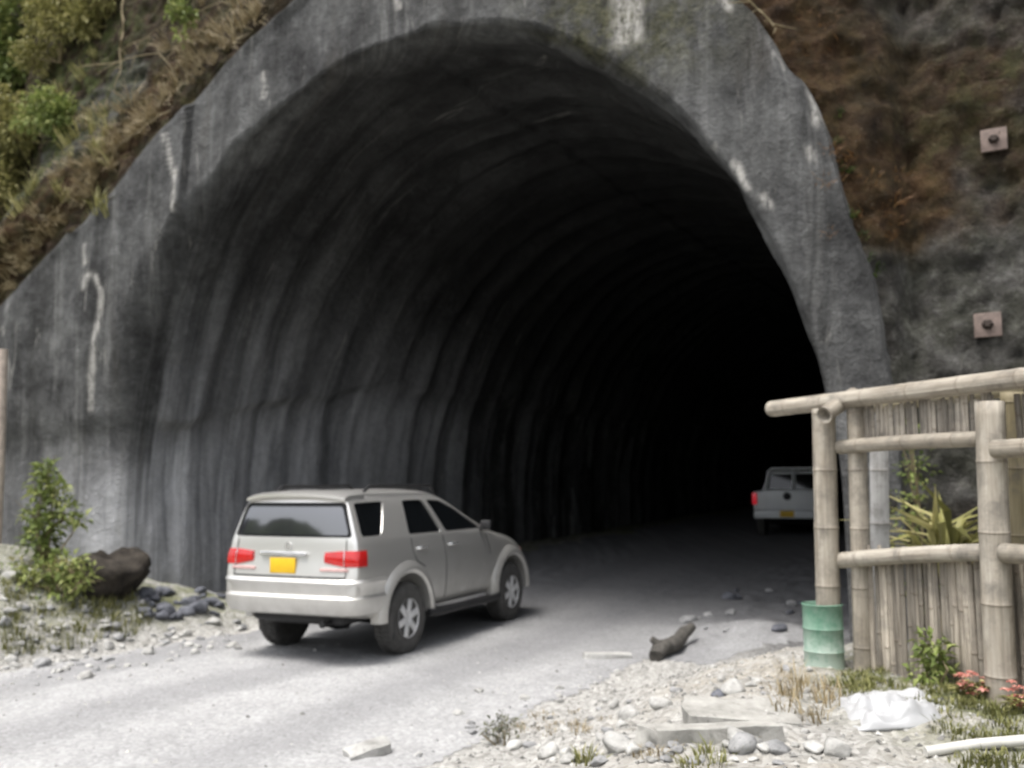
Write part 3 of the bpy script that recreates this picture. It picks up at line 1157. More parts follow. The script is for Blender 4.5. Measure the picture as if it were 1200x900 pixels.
for s in (1, -1):
    # side step
    MB().tube([(.42, s * .93, .40), (.55, s * .97, .385), (2.15, s * .97, .385), (2.28, s * .93, .40)], .045, 8).box((1.35, s * .90, .40), (1.7, .12, .03), .01).build('side_step', M['black'], car)
    # roof rail
    MB().tube([(-.45, s * .60, 1.815), (-.35, s * .605, 1.87), (1.0, s * .60, 1.865), (1.12, s * .59, 1.80)], .02, 8).build('roof_rail', M['black'], car)
    # mirror
    m = MB().box((1.86, s * .965, 1.345), (.08, .15, .13), .03)
    m.tube([(1.88, s * .86, 1.30), (1.88, s * .93, 1.33)], .03, 8)
    m.build('wing_mirror', M['black'], car)
    # door handles
    for hx in (.32, 1.08):
        yy = side_y(hx, 1.15, s)
        MB().tube([(hx - .10, yy - s * .01, 1.15), (hx - .08, yy + s * .03, 1.152), (hx + .08, yy + s * .03, 1.152), (hx + .10, yy - s * .01, 1.15)], .017, 8).build('door_handle', M['chrome'], car)
    # door shut lines, dark inlays a hair proud of the skin
    for line in ([(.86, 1.27), (.90, 1.0), (.90, .6), (.90, .5)], [(.12, 1.27), (.13, 1.12), (.22, 1.0), (.42, .92)], [(2.02, 1.22), (2.10, 1.0), (2.10, .95)]):
        pts = []
        for (xa, za), (xb, zb_) in zip(line[:-1], line[1:]):
            for k in range(6):
                xx, zz = xa + (xb - xa) * k / 6, za + (zb_ - za) * k / 6
                pts.append((xx, side_y(xx, zz, s) + s * -.0005, zz))
        MB().tube(pts, .007, 5).build('door_seam', M['black'], car)
    # tail lamp: wraps from the tailgate round the corner
    m = MB()
    out = []
    za, zb_ = 1.03, 1.195
    cols = []
    for k in range(15):
        q = k / 14
        ph = R(2 + 52 * q)
        dv = Vector((-math.cos(ph), s * math.sin(ph), 0))
        oc_ = Vector((-.50, s * .46, 0))
        col = []
        taper = .04 * (1 - min(1, q / .5))
        for h in (za + taper, za + taper + (zb_ - za - 1.5 * taper) * .33, za + taper + (zb_ - za - 1.5 * taper) * .66, zb_ - taper * .5):
            o3 = Vector((oc_.x, oc_.y, h)) + dv * 3
            loc, n_, i_, d_ = BODY.ray_cast(o3, -dv)
            out_ = .012 if h in (za + taper, zb_ - taper * .5) else .022
            col.append(loc + dv * out_)
        cols.append(col)
    bm = m.bm
    vv = [[bm.verts.new(p) for p in c] for c in cols]
    vb = [[bm.verts.new((p[0] + .05, p[1] - s * .03, p[2])) for p in c] for c in cols]
    for k in range(14):
        for j in range(3):
            bm.faces.new((vv[k][j], vv[k + 1][j], vv[k + 1][j + 1], vv[k][j + 1]))
        bm.faces.new((vv[k][0], vb[k][0], vb[k + 1][0], vv[k + 1][0]))
        bm.faces.new((vv[k][3], vv[k + 1][3], vb[k + 1][3], vb[k][3]))
    for k in (0, 14):
        bm.faces.new((vv[k][0], vv[k][3], vb[k][3], vb[k][0]))
    lamp = m.build('tail_lamp', M['red'], car)
    gp_ = [Vector(p) + Vector((-.004, s * .002, 0)) for p in cols[7]]
    MB().tube(gp_, .006, 5).build('lens_divider', M['chrome'], lamp)
    # pale reversing lens under it
    MB().box((rear_x(s * .60, 1.0) - .004, s * .60, .995), (.03, .34, .035), .008, Matrix.Rotation(-s * R(4), 3, 'Z')).build('reverse_lens', M['clear'], lamp)
    # fog reflector in the bumper
    MB().box((rear_x(s * .70, .62) - .002, s * .70, .63), (.02, .09, .045), .008).build('reflector', M['black'], car)

# spoiler over the rear window
m = MB()
bm = m.bm
rings = []
for k in range(17):
    y = -.66 + 1.32 * k / 16
    f = 1 - (abs(y) / .66) ** 3
    zc = 1.775 + .05 * f
    pr = [(-.60, zc + .010), (-.90, zc - .004), (-.97, zc - .03), (-.965, zc - .06), (-.84, zc - .07), (-.6, zc - .06)]
    rings.append([bm.verts.new((px + .07 * (1 - f), y, pz)) for px, pz in pr])
for k in range(16):
    for j in range(6):
        bm.faces.new((rings[k][j], rings[k][(j + 1) % 6], rings[k + 1][(j + 1) % 6], rings[k + 1][j]))
bm.faces.new(rings[0]); bm.faces.new(rings[-1])
m.build('spoiler', M['paint'], car)

# bumper: a swelling band across the tail
m = MB()
bm = m.bm
rings = []
for k in range(41):
    a = -PI / 2 + PI * k / 40
    sa, ca = math.sin(a), math.cos(a)
    sg = 1 if sa >= 0 else -1
    fy, fx = abs(sa) ** .36, max(0, ca) ** .36
    pr = [(.075, .90), (.02, .897), (0, .865), (.03, .81), (.034, .73), (.004, .70), (.008, .61), (.05, .53), (.12, .505)]
    rings.append([bm.verts.new((-.50 - (.575 - dx) * fx, sg * (.945 - dx * .8) * fy, z)) for dx, z in pr])
for k in range(40):
    for j in range(8):
        bm.faces.new((rings[k][j], rings[k][j + 1], rings[k + 1][j + 1], rings[k + 1][j]))
m.build('rear_bumper', M['paint'], car, 30)
for s in (1, -1):
    MB().tube([(rear_x(s * .70, .91 + .08 * k) + .001, s * (.74 - .004 * k), .91 + .08 * k) for k in range(6)], .006, 5).build('tailgate_seam', M['black'], car)
MB().tube([(rear_x(-.74 + .185 * k, .915) - .002, -.74 + .185 * k, .915) for k in range(9)], .009, 5).build('bumper_gap_shade', M['black'], car)  # black strip standing in for the shadow between tailgate and bumper
MB().box((rear_x(0, 1.03) - .012, .05, 1.03), (.012, .34, .165), .006).build('number_plate', M['plate'], car)
MB().box((rear_x(0, 1.15) - .02, .05, 1.155), (.04, .62, .045), .012).build('tailgate_garnish', M['chrome'], car)
MB().lathe([(0, -.006), (.045, -.006), (.045, .006), (0, .006)], 'x', (rear_x(0, 1.235) - .008, 0, 1.235), 20).build('badge', M['chrome'], car)
MB().tube([(-.94, .0, 1.34), (-.93, .10, 1.37), (-.87, .34, 1.42)], .010, 6).build('rear_wiper', M['black'], car)
# underside, axle and exhaust
u_ = MB().box((1.3, 0, .44), (4.1, 1.1, .12), .03)
u_.tube([(0, -.72, .36), (0, .72, .36)], .05, 10)
u_.lathe([(0, -.16), (.13, -.13), (.15, 0), (.13, .13), (0, .16)], 'y', (0, .05, .36), 16)
u_.box((-.55, 0, .46), (.55, 1.2, .10), .03)
u_.build('underbody', M['black'], car)
MB().tube([(-.2, -.42, .42), (-.7, -.42, .43), (-.98, -.44, .42)], .035, 10).build('exhaust_pipe', M['black'], car)
for s in (1, -1):
    MB().box((-.30 - .02, s * .80, .33), (.02, .26, .26), .006).build('mud_flap', M['black'], car)
    MB().box((front_x(s * .55, .85) - .03, s * .55, .87), (.10, .32, .15), .03).build('headlight', M['clear'], car)

# ------------------------------------------------------------------ white pickup deep in the tunnel
pk_y = 24.6
pc = at(925, 580, pk_y)
PKH = R(22)
pick = thing('pickup_truck', 'white double cab pickup truck seen from behind, far inside the dark tunnel', 'pickup',
             (pc.x, pc.y, float(ground_z(np.array([pc.x]), np.array([pc.y]), False)[0])), PI / 2 - PKH)
b = MB()
# bed as an open tub
b.box((.35, .80, .92), (1.75, .10, .50), .03).box((.35, -.80, .92), (1.75, .10, .50), .03)
b.box((.35, 0, .72), (1.7, 1.5, .08), .02).box((1.2, 0, .92), (.06, 1.6, .5), .02)
b.build('bed', M['white_paint'], pick)
tg = MB().box((-.53, 0, .93), (.07, 1.50, .50), .025).build('tailgate', M['white_paint'], pick)
MB().lathe([(0, -.012), (.085, -.012), (.10, 0), (.085, .012), (0, .012)], 'x', (-.575, 0, 1.04), 20).build('tailgate_handle', M['black'], tg)
# cab: loft
def loft(rings, name, mat, parent):
    m = MB()
    vs = [[m.bm.verts.new(p) for p in r] for r in rings]
    n = len(vs[0])
    for i in range(len(vs) - 1):
        for k in range(n):
            m.bm.faces.new((vs[i][k], vs[i][(k + 1) % n], vs[i + 1][(k + 1) % n], vs[i + 1][k]))
    m.bm.faces.new(vs[0]); m.bm.faces.new(vs[-1])
    bmesh.ops.bevel(m.bm, geom=m.bm.edges[:], offset=.035, segments=2, affect='EDGES')
    return m.build(name, mat, parent)
loft([[(1.26, -.84, .45), (1.26, .84, .45), (3.05, .84, .45), (3.05, -.84, .45)],
      [(1.26, -.86, 1.12), (1.26, .86, 1.12), (3.15, .86, 1.10), (3.15, -.86, 1.10)],
      [(1.36, -.64, 1.70), (1.36, .64, 1.70), (2.35, .64, 1.70), (2.35, -.64, 1.70)]], 'cab', M['white_paint'], pick)
loft([[(3.02, -.82, .45), (3.02, .82, .45), (4.25, .78, .48), (4.25, -.78, .48)],
      [(3.02, -.82, 1.08), (3.02, .82, 1.08), (4.2, .74, .95), (4.2, -.74, .95)]], 'bonnet', M['white_paint'], pick)
def quadpane(name, pts, parent):
    m = MB()
    c = sum((Vector(p) for p in pts), Vector()) / len(pts)
    n_ = (Vector(pts[1]) - Vector(pts[0])).cross(Vector(pts[2]) - Vector(pts[0])).normalized()
    m.prism([Vector(p) - n_ * .006 for p in pts], n_ * .012)
    return m.build(name, M['glass'], parent)
for s in (1, -1):   # rear screen in two panes with a bar between
    quadpane('rear_window', [(1.262, s * .05, 1.20), (1.262, s * .70, 1.20), (1.335, s * .58, 1.62), (1.335, s * .05, 1.62)], pick)
    quadpane('side_window', [(1.45, s * .868, 1.16), (2.9, s * .868, 1.16), (2.3, s * .68, 1.63), (1.5, s * .68, 1.63)], pick)
    MB().box((-.50, s * .82, .98), (.10, .12, .30), .03).build('tail_lamp', M['red_lit'], pick)
    MB().box((1.3, s * .88, .42), (.2, .02, .2), .01).build('mud_flap', M['black'], pick)
# hoop behind the cab
MB().tube([(1.12, -.72, 1.15), (1.14, -.66, 1.68), (1.14, -.56, 1.76), (1.14, .56, 1.76), (1.14, .66, 1.68), (1.12, .72, 1.15)], .035, 10).tube([(1.14, 0, 1.14), (1.14, 0, 1.75)], .03, 8).build('roll_bar', M['white_paint'], pick)
MB().box((-.66, 0, .58), (.16, 1.66, .20), .04).build('rear_bumper', M['white_paint'], pick)
MB().box((-.75, .0, .60), (.015, .34, .16), .005).build('number_plate', M['plate'], pick)
MB().box((1.8, 0, .50), (4.4, 1.0, .14), .03).tube([(.35, -.7, .36), (.35, .7, .36)], .06, 8).build('underbody', M['black'], pick)
for x in (.35, 3.45):
    for s in (1, -1):
        make_wheel(pick, x, s * .76, s, .36, .23)

# ------------------------------------------------------------------ bamboo stall
SB = .56
A0 = Vector((2.37, 7.07, 0))
B0 = Vector((2.95, 5.67, 0))
SD = (B0 - A0).normalized()
SN = Vector((-SD.y, SD.x, 0))        # away from the road, behind the panel
if SN.x < 0: SN = -SN
stall = thing('bamboo_stall', 'weathered bamboo stall frame with split cane walls and an open window hole', 'stall', (A0.x, A0.y, SB))
LO = Vector((A0.x, A0.y, SB))


def culm(name, a, b, r, mat=None, parent=stall, taper=.94, node=.42, n=14, hollow=True):
    """one bamboo pole with swollen nodes, open at both ends; UV = round x along in metres"""
    a, b = Vector(a) - LO, Vector(b) - LO
    L = (b - a).length
    t = (b - a).normalized()
    ref = Vector((0, 0, 1)) if abs(t.z) < .9 else Vector((0, 1, 0))
    e1 = t.cross(ref).normalized()
    e2 = t.cross(e1)
    sag = Vector((random.uniform(-.5, .5), random.uniform(-.5, .5), random.uniform(-.5, .5))) * .022
    hs = sorted(set(list(np.linspace(0, L, int(L / .09) + 2)) + [h for k in range(int(L / node) + 1) for h in (node * (k + .5) - .015, node * (k + .5), node * (k + .5) + .015) if 0 < h < L]))
    vs, uvs = [], []
    ph = random.uniform(0, 6)
    uo = random.uniform(0, 20)
    for h in hs:
        q = h / L
        nd = abs(((h / node) % 1) - .5) * node
        rr = r * (1 + (taper - 1) * q) * (1 + .05 * math.exp(-(nd / .014) ** 2))
        c = a + t * h + sag * math.sin(PI * q)
        for k in range(n + 1):
            an = 2 * PI * k / n + ph
            vs.append(c + e1 * math.cos(an) * rr + e2 * math.sin(an) * rr)
            uvs.append((uo + k / n, h))
    m1 = n + 1
    fs = [(i * m1 + k, i * m1 + k + 1, (i + 1) * m1 + k + 1, (i + 1) * m1 + k) for i in range(len(hs) - 1) for k in range(n)]
    for end, ring in ((0, 0), (1, len(hs) - 1)):      # wall thickness and hollow end
        base = len(vs)
        sgn = 1 if end == 0 else -1
        c = a if end == 0 else b
        for k in range(m1):
            p = Vector(vs[ring * m1 + k])
            vs.append(c + (p - c) * .78)
            uvs.append((uo + k / n, 0.05))
        for k in range(m1):
            p = Vector(vs[ring * m1 + k])
            vs.append(c + (p - c) * .74 + t * sgn * .07)
            uvs.append((uo + k / n, .05))
        vs.append(c + t * sgn * .07)
        uvs.append((uo, .05))
        for k in range(n):
            fs.append((ring * m1 + k, ring * m1 + k + 1, base + k + 1, base + k))
            fs.append((base + k, base + k + 1, base + m1 + k + 1, base + m1 + k))
            fs.append((base + m1 + k, base + m1 + k + 1, base + 2 * m1))
    return mesh(name, vs, fs, mat or M['bamboo'], parent, True, uv=uvs)


def sp(px, z, dn=0.0):
    """point of the panel plane, moved dn behind it, on the photo column px, at height z"""
    k = (px - 600) / F
    o = A0 + SN * dn
    # solve (o + SD s).x = k * (o + SD s).y * (CP) approx, including the roll and pitch
    s = 0
    for _ in range(20):
        p = o + SD * s
        v = Vector((p.x, p.y, z)) - EYE
        cur = v.dot(RIGHT) / v.dot(FWD)
        p2 = o + SD * (s + .01)
        v2 = Vector((p2.x, p2.y, z)) - EYE
        cur2 = v2.dot(RIGHT) / v2.dot(FWD)
        s += (k - cur) / ((cur2 - cur) / .01)
    p = o + SD * s
    return Vector((p.x, p.y, z))


def gnd(p, dz=-.05):
    return Vector((p.x, p.y, gz(p.x, p.y) + dz))


# posts
culm('post', gnd(sp(972, .6, -.10)), sp(965, 2.42, -.10), .088)
pi_ = sp(1012, .6, .04); culm('post', gnd(pi_), sp(1003, 2.44, .04), .070)
culm('post', gnd(sp(1174, .6, -.06)), sp(1160, 2.36, -.06), .088)
culm('post', gnd(sp(1034, .6, .62)), sp(1030, 2.40, .62), .075, M['bamboo_w'])
culm('post', gnd(sp(1192, .6, .30)), sp(1186, 2.44, .30), .075, M['bamboo_y'])
pr_ = sp(1330, .6, -.02); culm('post', gnd(pr_), sp(1330, 2.4, -.02), .08)
# beams and rails
culm('top_beam', sp(904, 2.475, -.02), sp(1345, 2.485, -.02), .064)
culm('cross_beam', sp(966, 2.36, -.24), sp(1001, 2.53, .16), .060)
culm('rail', sp(984, 2.135, -.02), sp(1150, 2.14, -.02), .052)
culm('rail', sp(984, 1.31, -.03), sp(1155, 1.45, -.02), .058)
culm('rail', sp(1166, 2.07, -.12), sp(1335, 2.08, -.12), .056)
culm('rail', sp(1176, 1.46, -.10), sp(1335, 1.46, -.10), .058)
culm('rail', sp(1010, 2.48, .62), sp(1345, 2.50, .62), .055, M['bamboo_y'])


def slats(px0, px1, z0, z1, dn, low=False):
    """a sheet of split canes of uneven length, one mesh"""
    a = sp(px0, 1.5, dn)
    b = sp(px1, 1.5, dn)
    L = (b - a).length
    vs, fs, uvs, shd = [], [], [], []
    s = 0
    while s < L:
        w = random.uniform(.018, .05)
        tone = random.random()
        p = a + (b - a) * (min(s + w / 2, L) / L)
        bot = (gz(p.x, p.y) - .03 if low else z0) + random.uniform(-.0, .03)
        top = z1 + random.uniform(-.05, .02)
        lean = random.uniform(-.008, .008)
        dd = random.uniform(-.010, .010)
        segs = 7
        base = len(vs)
        uo = random.uniform(0, 50)
        hv = random.uniform(0, 5)
        for h in (bot, top):
            for k in range(segs + 1):
                an = PI * k / segs
                off = SD * (-math.cos(an) * w * .52) - SN * (math.sin(an) * w * .34)
                q = Vector((p.x, p.y, h)) + off - SN * dd + SD * (lean if h == top else 0)
                vs.append(q - LO)
                uvs.append((uo + k / segs * .4, hv + h))
                shd.append(min(1, max(0, tone + (.2 if h == top else -.1) * random.uniform(-1, 1))))
        for k in range(segs):
            fs.append((base + k, base + k + 1, base + segs + 2 + k, base + segs + 1 + k))
        # back face
        fs.append((base, base + segs + 1, base + 2 * segs + 1, base + segs))
        s += w * .98
    return mesh('cane_panel', vs, fs, M['slat'], stall, True, uv=uvs, attrs=dict(shade=shd))


slats(1008, 1172, .5, 1.42, .05, True)
slats(1008, 1172, 2.12, 2.44, .05)
slats(1180, 1340, .5, 1.44, .05, True)
slats(1200, 1340, 2.1, 2.44, .06)

# green drum the front post stands in
gp = sp(970, .6, -.10)
gzc = gz(gp.x, gp.y)
pdrum = at(966, 772, gp.y - .02)
drum = thing('metal_drum', 'battered small green metal drum around the foot of the bamboo corner post', 'drum', (pdrum.x, gp.y - .02, gzc - .03))
MB().lathe([(0, 0), (.135, 0), (.145, .01), (.14, .03), (.14, .14), (.146, .15), (.14, .16), (.14, .30), (.146, .31), (.14, .32), (.14, .47), (.147, .48), (.14, .485), (.132, .47), (.132, .40), (0, .40)], 'z', n=40).build('drum_shell', M['drum'], drum, 60)


# ------------------------------------------------------------------ rocks
def rock_mesh(name, seed, flat=.65, n=3, rough=.35, facet=.6):
    bm = bmesh.new()
    bmesh.ops.create_icosphere(bm, subdivisions=n, radius=1)
    rr = random.Random(seed)
    planes = [(Vector((rr.gauss(0, 1), rr.gauss(0, 1), rr.gauss(0, 1))).normalized(), rr.uniform(.62, .95)) for _ in range(14)]
    P = np.array([v.co[:] for v in bm.verts])
    nz_ = fbm(P[:, 0] * 1.6 + seed * 3.1, P[:, 1] * 1.6, P[:, 2] * 1.6, 4)
    for v, k in zip(bm.verts, nz_):
        d = v.co.normalized()
        r = 1.15
        for pn, h in planes:
            c = d.dot(pn)
            if c > .05:
                r = min(r, h / c)
        r *= 1 + rough * .35 * k
        v.co = d * r
        v.co.z *= flat
    for f in bm.faces:
        f.smooth = True
    for e in bm.edges:
        e.smooth = e.calc_face_angle(0) < R(24)
    me = bpy.data.meshes.new(name)
    bm.to_mesh(me)
    bm.free()
    return me


ROCKS = [rock_mesh('stone', i, random.uniform(.5, .8), 3, .5, .8) for i in range(12)]
ROCKSETS = {}
for key in ('stone_pale', 'stone_grey', 'stone_slate'):
    lst = []
    for r_ in ROCKS:
        c = r_.copy()
        c.materials.append(M[key])
        lst.append(c)
    ROCKSETS[key] = lst


def put_rock(p, size, key, label, group, name='stone', sink=.25, stretch=None):
    me = random.choice(ROCKSETS[key])
    o = bpy.data.objects.new(name, me)
    COL.objects.link(o)
    sx, sy, sz = stretch or (random.uniform(.8, 1.35), random.uniform(.8, 1.1), random.uniform(.7, 1.1))
    o.scale = (size * sx, size * sy, size * sz)
    o.rotation_euler = (random.uniform(-.3, .3), random.uniform(-.3, .3), random.uniform(0, 6.28))
    o.location = (p.x, p.y, gz(p.x, p.y) + size * sz * (.5 - sink))
    return tag(o, label, 'stone', group)


def scatter(n, box, sizes, keys, label, group, test=None):
    k = 0
    tries = 0
    while k < n and tries < n * 20:
        tries += 1
        px, py = random.uniform(*box[0]), random.uniform(*box[1])
        if test and not test(px, py):
            continue
        p = gpt(px, py)
        put_rock(p, random.uniform(*sizes) * random.uniform(.6, 1.1), random.choice(keys), label, group)
        k += 1


# white rubble ridge along the left road edge
def near_left(px, py):
    yl = 778 - px * .165
    return -8 < py - yl < 34
scatter(85, ((0, 285), (722, 812)), (.035, .085), ['stone_pale', 'stone_pale', 'stone_grey'], 'pale stone in the white rubble ridge along the left road edge', 'stones of the rubble ridge at the left road edge', near_left)
scatter(55, ((0, 190), (665, 770)), (.035, .09), ['stone_pale', 'stone_grey'], 'stone lying among weeds on the left bank below the wall', 'stones on the weedy left bank', lambda x, y: y < 770 - x * .17 and y > 668 + x * .12)
scatter(36, ((165, 268), (694, 727)), (.06, .15), ['stone_slate'], 'blue grey slate chunk heaped at the wall foot beside the silver car', 'slate heap at the foot of the wall')
scatter(80, ((360, 960), (765, 895)), (.016, .05), ['stone_pale', 'stone_pale', 'stone_grey'], 'small loose stone on the gravel verge in the foreground', 'loose stones on the foreground verge', lambda x, y: y > 900 - (x - 380) * .33 and not (750 < x < 940 and 815 < y < 875))
scatter(18, ((640, 940), (815, 898)), (.032, .065), ['stone_pale', 'stone_grey'], 'fist sized pale stone on the rubble in the foreground', 'fist sized stones on the foreground verge', lambda x, y: not (740 < x < 940 and 810 < y < 875))
scatter(18, ((800, 945), (690, 745)), (.05, .13), ['stone_grey', 'stone_slate'], 'grey stone in the low rubble heap inside the tunnel mouth left of the drum', 'rubble heap left of the green drum')
for px, py, s_, key in [(602, 878, .075, 'stone_pale'), (645, 886, .10, 'stone_pale'), (725, 880, .10, 'stone_pale'), (562, 812, .05, 'stone_pale'), (615, 820, .05, 'stone_pale'),
                        (655, 808, .05, 'stone_pale'), (735, 842, .09, 'stone_pale'), (775, 830, .08, 'stone_pale'), (868, 880, .075, 'stone_grey'), (908, 882, .08, 'stone_grey'),
                        (870, 872, .08, 'stone_pale'), (980, 886, .07, 'stone_pale'), (955, 882, .05, 'stone_pale'), (860, 812, .08, 'stone_pale'), (843, 816, .05, 'stone_slate'), (580, 872, .06, 'stone_pale'), (538, 838, .05, 'stone_pale')]:
    put_rock(gpt(px, py), s_, key, 'bright stone standing out among the rubble in front', 'bright stones among the foreground rubble')

# brown boulder by the wall
p = gpt(118, 705)
bo_ = link('boulder', rock_mesh('boulder', 91, .9, 4, 1.5, .5), M['stone_brown'])
bo_.scale = (.46, .42, .44)
bo_.rotation_euler = (.1, .1, .5)
bo_.location = (p.x - .12, p.y + .35, gz(p.x, p.y + .35) + .16)
tag(bo_, 'dark brown rounded boulder half buried in weeds against the tunnel wall', 'boulder')


def slab_thing(name, label, cat, px, py, d, rotz, tilt=(0, 0), mat='concrete', seed=1, lift=0.0, group=None):
    p = gpt(px, py)
    bm = bmesh.new()
    bmesh.ops.create_cube(bm, size=1)
    bmesh.ops.bevel(bm, geom=bm.edges[:], offset=.03, segments=1, affect='EDGES')
    bmesh.ops.scale(bm, vec=d, verts=bm.verts[:])
    mx = max(d)
    for _ in range(3):
        es = [e for e in bm.edges if e.calc_length() > mx * .16]
        if es:
            bmesh.ops.subdivide_edges(bm, edges=es, cuts=1, use_grid_fill=True)
    bmesh.ops.triangulate(bm, faces=bm.faces[:])
    P = np.array([v.co[:] for v in bm.verts])
    k = min(d) * .22
    a = fbm(P[:, 0] * 9 + seed, P[:, 1] * 9, P[:, 2] * 9, 3)
    b2 = fbm(P[:, 0] * 7 - seed, P[:, 1] * 7 + 3, P[:, 2] * 7, 3)
    for v, i, j in zip(bm.verts, a, b2):
        v.co += Vector((i * k * 2.2, j * k * 2.2, (i - j) * k * .5))
    for f in bm.faces: f.smooth = True
    for e in bm.edges: e.smooth = e.calc_face_angle(0) < R(40)
    me = bpy.data.meshes.new(name)
    bm.to_mesh(me)
    bm.free()
    o = link(name, me, M[mat])
    o.location = (p.x, p.y, gz(p.x, p.y) + d[2] * .5 + lift)
    o.rotation_euler = (tilt[0], tilt[1], rotz)
    return tag(o, label, cat, group)


slab_thing('concrete_slab', 'broad flat broken concrete slab, the rear one of the two in the foreground', 'slab', 868, 842, (.60, .34, .09), R(-6), (R(6), R(3)), seed=3, lift=-.045)
slab_thing('concrete_block', 'long pale concrete block lying in front of the broad slab', 'block', 842, 866, (.62, .12, .11), R(-2), (0, R(-2)), seed=8, lift=-.045)
slab_thing('concrete_block', 'short pale concrete block at the left end of the slabs', 'block', 778, 868, (.20, .20, .11), R(20), (0, R(8)), seed=12, lift=-.05)
slab_thing('stone_slab', 'flat pale stone slab lying at the bottom edge beside the road', 'slab', 432, 886, (.30, .17, .07), R(28), (R(8), R(-10)), seed=21, mat='stone_pale')
slab_thing('stone_slab', 'thin pale slab lying on the verge left of the dark log', 'slab', 712, 772, (.52, .16, .06), R(4), (0, R(2)), seed=24, mat='stone_pale')

# dark log with a broken end
p0, p1 = gpt(768, 776), gpt(812, 752)
m = MB()
pts = []
for k in range(9):
    q = k / 8
    c = p0.lerp(p1, q)
    pts.append(Vector((c.x, c.y, gz(c.x, c.y) + .06 + .10 * q + .02 * math.sin(q * 9))))
m.tube(pts, [.07, .09, .09, .085, .085, .08, .075, .065, .045], 12)
m.tube([pts[1] + Vector((0, 0, .04)), pts[1] + Vector((-.10, -.02, .10))], [.06, .03], 8)
lg = m.build('log', M['log'])
me = lg.data
for v in me.vertices:
    q = fbm([v.co.x * 11], [v.co.y * 11], [v.co.z * 11], 3)[0]
    v.co += Vector((q, q * .6, q)) * .035
tag(lg, 'dark weathered log propped on the gravel verge beside the road', 'log')

# white plastic sack: crumpled low heap
pc_ = gpt(1042, 846)
n1_, n2_ = 46, 30
vs, fs = [], []
out_px = [(983, 815), (1003, 806), (1035, 803), (1070, 802), (1092, 808), (1106, 824), (1098, 838), (1072, 846), (1046, 851), (1022, 850), (1008, 850), (1000, 848), (996, 832)]
ol = [gpt(x, y + 8) - pc_ for x, y in out_px]
olr = smooth_poly([(q.x, q.y) for q in ol] + [(ol[0].x, ol[0].y)], 2)
olr = resample(olr, n1_ + 1)[:-1]
for i in range(n2_ + 1):
    r_ = i / n2_
    for (x, y) in olr:
        xx, yy = x * (1 - r_), y * (1 - r_)
        d_ = r_
        h = .15 * (1 - (1 - d_) ** 3.2) * (1 + .5 * math.sin(x * 6 + 1.0) * .5 - .5 * y)
        vs.append([xx, yy, h])
P = np.array(vs)
edge = np.repeat(np.linspace(0, 1, n2_ + 1), n1_)
cr_ = np.abs(fbm(P[:, 0] * 4.2, P[:, 1] * 6, 3.0, 3)) * -.22 + .07 * fbm(P[:, 0] * 9, P[:, 1] * 9, 5.0, 3)
P[:, 2] += cr_ * np.minimum(1, edge * 4) + .01
P[:, 0] += .03 * fbm(P[:, 0] * 8, P[:, 1] * 8, 9., 2) * edge
for i in range(n2_):
    for k in range(n1_):
        fs.append((i * n1_ + k, i * n1_ + (k + 1) % n1_, (i + 1) * n1_ + (k + 1) % n1_, (i + 1) * n1_ + k))
b0 = len(P)
P = np.vstack([P, [[0, 0, -.06]]])
for k in range(n1_):
    fs.append((b0, (k + 1) % n1_, k))
sk = mesh('plastic_sack', P, fs, M['sack'])
sk.location = (pc_.x + .01, pc_.y, pc_.z - .02)
sk.scale = (1.14, 1.1, .95)
tag(sk, 'crumpled white plastic sack lying on the ground in front of the bamboo stall', 'sack')

# white pole bottom right
pa, pb = gpt(1085, 890), gpt(1203, 880)
m = MB().tube([pa + Vector((0, 0, .035)), pa.lerp(pb, .5) + Vector((0, 0, .05)), pb + (pb - pa) * .8 + Vector((0, 0, .05))], [.024, .026, .026], 10)
tag(m.build('pole', M['whitewood']), 'thin white pole lying on the ground at the lower right corner', 'pole')

# pale post at the left edge, by the wall
pl_ = at(-3, 560, 12.4)
m = MB().tube([Vector((pl_.x, pl_.y, gz(pl_.x, pl_.y) - .2)), Vector((pl_.x, pl_.y, 2.2)), Vector((pl_.x - .02, pl_.y, 3.72))], [.085, .08, .07], 12)
tag(m.build('wooden_post', M['post']), 'pale bare wooden post standing on the left bank at the edge', 'post')


# ------------------------------------------------------------------ plants
def leaf_verts(c, d, up, L, w, fold=.25, curl=.2):
    """one pointed leaf: six points, four faces"""
    d = d.normalized()
    s = d.cross(up)
    s = s.normalized() if s.length > 1e-4 else Vector((1, 0, 0))
    n = s.cross(d)
    p0 = c
    m1 = c + d * L * .45 + n * L * curl * .2
    tip = c + d * L - n * L * curl
    return [p0, m1 + s * w * .5 + n * w * fold, m1, m1 - s * w * .5 + n * w * fold, tip]


def add_leaf(vs, fs, sh, *a, shade=.5, **k):
    b = len(vs)
    vs += leaf_verts(*a, **k)
    fs += [(b, b + 2, b + 1), (b, b + 3, b + 2), (b + 1, b + 2, b + 4), (b + 2, b + 3, b + 4)]
    sh += [shade] * 5


